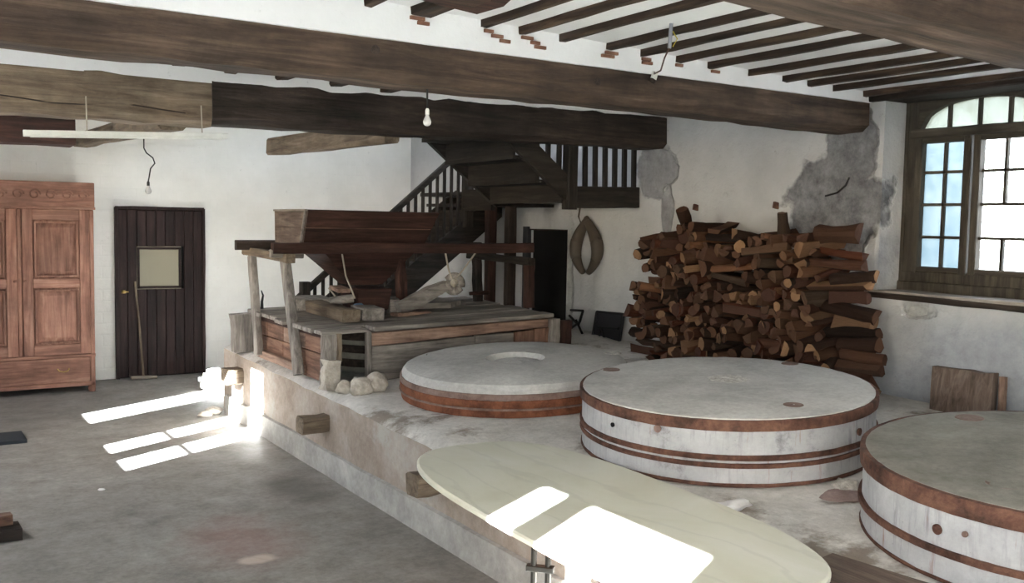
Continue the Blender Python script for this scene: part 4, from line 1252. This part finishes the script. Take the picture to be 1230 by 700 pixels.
hexa(bm := B(), q, [(x + .02, y, z) for x, y, z in q])
obj('panel', bm, 'slate', sl, bevel=.004)
fb = B()
for a, b in ((0, 1), (1, 2), (2, 3), (3, 0)):
    bar(fb, Vector(q[a]) + Vector((-.004, 0, 0)), Vector(q[b]) + Vector((-.004, 0, 0)), .022, .018, up=(1, 0, 0))
obj('frame', fb, 'slate_frame', sl)
for a, b in (((.26, .60), (.30, .02)), ((.30, .55), (.62, .03)), ((.15, .56), (.92, .60))):
    def pq(u, v):
        return Vector(q[0]).lerp(Vector(q[1]), u).lerp(Vector(q[3]).lerp(Vector(q[2]), u), v) + Vector((-.012, 0, 0))
    obj('bar', bar(B(), pq(*a), pq(*b), .02, .012, up=(1, 0, 0)), 'slate_frame', sl)

# wall marks, small iron brackets above the woodpile
for k, (y, z, lab) in enumerate(((5.36, 1.79, 'small rusty iron stub in the wall above the left of the woodpile'), (4.57, 1.80, 'small rusty iron stub in the wall above the right of the woodpile'))):
    tag(obj('iron_stub', bar(B(), (5.14, y, z), (5.09, y, z + .01), .02, .045), 'rust', loc=(5.12, y, z)), lab, 'bracket')

# ------------------------------------------------------------------ firewood
def log_mesh(kind, seed):
    rnd = random.Random(seed)
    L = .36
    n = 9
    if kind == 'round':
        ex = rnd.uniform(.75, 1.0)
        sec = [(math.cos(2 * math.pi * k / n) * rnd.uniform(.84, 1.14), ex * math.sin(2 * math.pi * k / n) * rnd.uniform(.84, 1.14)) for k in range(n)]
        split = set()
    elif kind == 'half':
        sec = [(math.cos(math.pi * k / 6) * rnd.uniform(.95, 1.1), math.sin(math.pi * k / 6) * rnd.uniform(.95, 1.1) - .45) for k in range(7)]
        split = {6}
    else:
        sec = [(-.1, -.9), (.85 + rnd.uniform(-.1, .1), .35), (.55, .75), (.1, .95), (-.4, .85), (-.85, .5)]
        split = {0, 5}
    bm = B()
    rs = []
    segs = 3
    bend = rnd.uniform(-.25, .25)
    for i in range(segs + 1):
        t = i / segs
        k = 1 + rnd.uniform(-.16, .12)
        rs.append([bm.verts.new(((t - .5) * L + rnd.uniform(-.008, .008), a * k + bend * math.sin(math.pi * t), b * k)) for a, b in sec])
    m = len(sec)
    for i in range(segs):
        for k in range(m):
            f = bm.faces.new((rs[i][k], rs[i][(k + 1) % m], rs[i + 1][(k + 1) % m], rs[i + 1][k]))
            f.material_index = 1 if k in split else 0
            f.smooth = kind == 'round'
    for r in (list(reversed(rs[0])), rs[-1]):
        bm.faces.new(r).material_index = 1
    bmesh.ops.recalc_face_normals(bm, faces=bm.faces)
    me = bpy.data.meshes.new('firewood_log')
    bm.to_mesh(me); bm.free()
    me.materials.append(MT['bark']); me.materials.append(MT['endgrain'])
    return me
logs = [log_mesh(k, i) for i, k in enumerate(['round', 'round', 'half', 'wedge', 'round', 'wedge', 'half', 'round', 'wedge', 'half'])]
rnd = random.Random(3)
LOGS = []
def put_log(x, y, z, r, ln=1.0, yaw=0.0, pitch=0.0, roll=None, mesh=None, label=None):
    o = bpy.data.objects.new('firewood_log', mesh or rnd.choice(logs))
    COL.objects.link(o)
    o.location = (x, y, z)
    o.scale = (ln, r, r)
    o.rotation_euler = (rnd.uniform(0, 6.28) if roll is None else roll, pitch, yaw)
    band = ('lowest third', 'middle third', 'top third')[min(2, max(0, int((z - .66) / .335)))]
    if abs(yaw) > 1:
        side = 'right end' if y < 4.1 else 'left end' if y > 5.1 else 'middle'
        lab = 'firewood log lying sideways in the %s of the woodpile, %s' % (side, band)
        grp = 'sideways logs, %s, %s of the woodpile' % (side, band)
    else:
        side = 'right-hand half' if y < 4.75 else 'left-hand half'
        lab = 'end-on firewood log in the %s of the woodpile, %s' % (side, band)
        grp = 'end-on logs, %s, %s of the woodpile' % (side, band)
    tag(o, label or lab, 'log', grp)
    LOGS.append(o)
def top_z(y):
    return 1.60 + .05 * mnoise.noise(Vector((y * 2.3, 0, 0))) + .02 * (y - 3.5) - (.05 if y < 3.7 else 0)
z = zp(4.9, 4.6) + .04
row = 0
while z < 1.66:
    h = rnd.uniform(.062, .078)
    # right end: logs lying along the wall
    yr = 3.45 + rnd.uniform(-.03, .03) + .12 * (z - .7)
    ln_r = rnd.uniform(.75, 1.35)
    yL_ = 5.66 - .24 * (z - .7) + rnd.uniform(-.05, .05)
    if z < top_z(3.65):
        put_log(4.80 + rnd.uniform(-.03, .04), yr + .18 * ln_r, z, h * rnd.uniform(.5, .72), ln_r, math.pi / 2 + rnd.uniform(-.22, .22), rnd.uniform(-.11, .11), mesh=rnd.choice(logs))
    y = yr + .36 * ln_r + .02
    if rnd.random() < .5 and z < top_z(5.4):
        l2 = rnd.uniform(.55, .9)
        put_log(4.80 + rnd.uniform(-.03, .04), yL_ - .16 * l2, z, h * .58, l2, math.pi / 2 + rnd.uniform(-.2, .2), rnd.uniform(-.08, .08))
        yL_ -= .33 * l2
    if rnd.random() < .45:
        ym = rnd.uniform(y + .15, y + .6)
    else:
        ym = 99
    while y < yL_:
        if y > ym:
            l3 = rnd.uniform(.6, 1.0)
            if z < top_z(y + .15) - .02:
                put_log(4.76 + rnd.uniform(-.02, .02), y + .18 * l3, z, h * .55, l3, math.pi / 2 + rnd.uniform(-.25, .25), rnd.uniform(-.2, .2))
            y += .36 * l3 + .02
            ym = 99
            continue
        r = rnd.uniform(.028, .052)
        y += r
        if z < top_z(y):
            put_log(4.90 + rnd.uniform(-.05, .04), y, z + rnd.uniform(-.014, .014), r * 1.05, rnd.uniform(.95, 1.12), rnd.uniform(-.4, .4), rnd.uniform(-.2, .2))
        y += r * 1.0
    z += h
    row += 1
put_log(4.84, 5.18, 1.69, .05, .55, .3, 1.0, label='upended split log with black bark sticking out of the woodpile top')
put_log(4.86, 4.28, 1.66, .05, .5, .2, 1.35, label='short upright log on top of the woodpile near the grey patch')
put_log(4.80, 3.80, 1.63, .055, .9, 1.5, .03, mesh=logs[2], label='thick split log lying flat on the right top of the woodpile')
print('LOGS', len(LOGS))

# ------------------------------------------------------------------ marble table
mt = thing('marble_table', 'long oval cream marble table overlapping the platform edge in the foreground', 'table', (2.15, 2.75, 0))
def oval(hx, hy, n=72, e=3.0):
    out = []
    for k in range(n):
        a = 2 * math.pi * k / n
        ca, sa = math.cos(a), math.sin(a)
        vy = math.copysign(abs(sa) ** (2 / e), sa)
        out.append((2.147 + hx * math.copysign(abs(ca) ** (2 / e), ca) + .045 * vy, 2.775 + hy * vy))
    return out
tp = B()
ZTB = .62
layers = [(oval(.418, 1.0), ZTB - .026), (oval(.430, 1.012), ZTB - .020), (oval(.430, 1.012), ZTB - .006), (oval(.422, 1.004), ZTB)]
rs = [[tp.verts.new((x, y, z)) for x, y in p] for p, z in layers]
for a, b in zip(rs, rs[1:]):
    for k in range(72):
        tp.faces.new((a[k], a[(k + 1) % 72], b[(k + 1) % 72], b[k]))
tp.faces.new(list(reversed(rs[0]))); tp.faces.new(rs[-1])
smart_smooth(obj('top', tp, 'marble', mt), 30)
ub = B()
prism(ub, oval(.392, .985), ZTB - .045, ZTB - .026)
obj('under_board', ub, 'red_y', mt)
for (x, y) in ((1.80, 2.62), (1.835, 2.585)):
    obj('leg', tube(B(), [(x, y, 0), (x, y, .58)], .011, 8), 'chrome', mt)
obj('leg_clamp', bar(B(), (1.785, 2.64, .475), (1.85, 2.57, .475), .03, .02), 'chrome', mt)
for (x, y) in ((1.80, 2.02), (1.835, 1.985)):
    obj('leg', tube(B(), [(x, y, 0), (x, y, .58)], .011, 8), 'chrome', mt)
obj('brace', tube(B(), [(1.835, 2.30, .575), (1.86, 2.08, .40)], .009, 8), 'chrome', mt)
obj('foot_block', box(B(), (2.35, 3.35, zp(2.4, 3.4) - .01), (2.5, 3.5, .576)), 'grey_x', mt)
obj('foot_block', box(B(), (2.35, 2.05, zp(2.4, 2.1) - .01), (2.5, 2.2, .576)), 'grey_x', mt)

# ------------------------------------------------------------------ oddments
pk = obj('grey_plank', bar(B(), (2.50, 2.02, .535), (2.72, .6, .515), .26, .05, seg=6, jit=.003), 'leanwood_y', loc=(2.6, 1.4, .5))
tag(smart_smooth(pk, 40), 'weathered grey plank on the platform right of the marble table', 'plank')
tag(smart_smooth(obj('crumpled_paper', rock(B(), (2.86, 2.72, zp(2.86, 2.72) + .012), (.09, .045, .018), 8, 3, .5), 'paper', loc=(2.86, 2.72, zp(2.86, 2.72))), 60), 'crumpled white paper on the platform by the middle millstone', 'paper')
tag(smart_smooth(obj('mortar_lump', rock(B(), (3.42, 2.60, zp(3.42, 2.60) + .012), (.06, .05, .035), 14, 3, .5), 'rubble', loc=(3.42, 2.6, zp(3.42, 2.6))), 60), 'white mortar lump on the platform between two white-sided millstones', 'rubble')
tag(smart_smooth(obj('flat_stone', rock(B(), (3.37, 2.55, zp(3.37, 2.55) + .004), (.14, .09, .012), 31, 3, .3), 'brown_stone', loc=(3.37, 2.55, zp(3.37, 2.55))), 60), 'flat pinkish stone set in the platform between two white-sided millstones', 'stone')
lb = thing('leaning_board', 'short thick weathered board leaning on the wall below the window', 'board', (4.95, 3.05, .55))
q = [(4.97, 3.245, .56), (4.97, 2.885, .56), (5.04, 2.915, .872), (5.04, 3.285, .862)]
hexa(bm := B(), q, [(x + .05, y, z) for x, y, z in q])
bmesh.ops.subdivide_edges(bm, edges=bm.edges[:], cuts=4, use_grid_fill=True)
for v in bm.verts:
    v.co += Vector((1, .4, 1)) * .012 * mnoise.noise(v.co * 9)
smart_smooth(obj('board', bm, 'leanwood_z', lb), 50)
tim('batten', (5.02, 2.85, .56), (5.07, 2.875, .86), .03, .04, 'orange_z', (1, 0, 0), root=lb)

wb = thing('wood_block', 'reddish wood offcut on a dark plank at the lower left floor', 'wood', (.42, 5.35, 0))
obj('plank', bar(B(), (.05, 5.36, .03), (.49, 5.38, .03), .16, .06, seg=3, jit=.003), 'dark_x', wb)
obj('offcut', bar(B(), (.08, 5.40, .085), (.455, 5.42, .09), .10, .05, seg=4, jit=.006), 'red_x', wb)
mm = B()
bar(mm, (.05, 7.75, .012), (.745, 7.76, .012), .34, .024)
tag(obj('floor_grate', mm, 'mat', loc=(.5, 7.75, 0)), 'dark blue-grey mat on the floor at the left edge', 'mat')
for (x, y, lab) in ((.99, 6.05, 'tiny white chip on the floor right of the wood offcut'),):
    tag(obj('floor_chip', rock(B(), (x, y, .006), (.02, .012, .008), 3, 2, .3), 'paper', loc=(x, y, 0)), lab, 'chip')
# ground outside
struct(obj('ground_outside', box(B(), (-40, -40, -.6), (40, 50, -.25)), 'plinth'), 'pale ground outside')

tag(obj('wall_wire', tube(B(), [(5.118, 3.98, 1.98), (5.112, 4.0, 1.93), (5.11, 4.06, 1.885), (5.118, 4.16, 1.865)], .006, 6), 'black_cable', loc=(5.12, 4.05, 1.9)), 'thin black wire curling on the bare grey patch above the woodpile', 'wire')
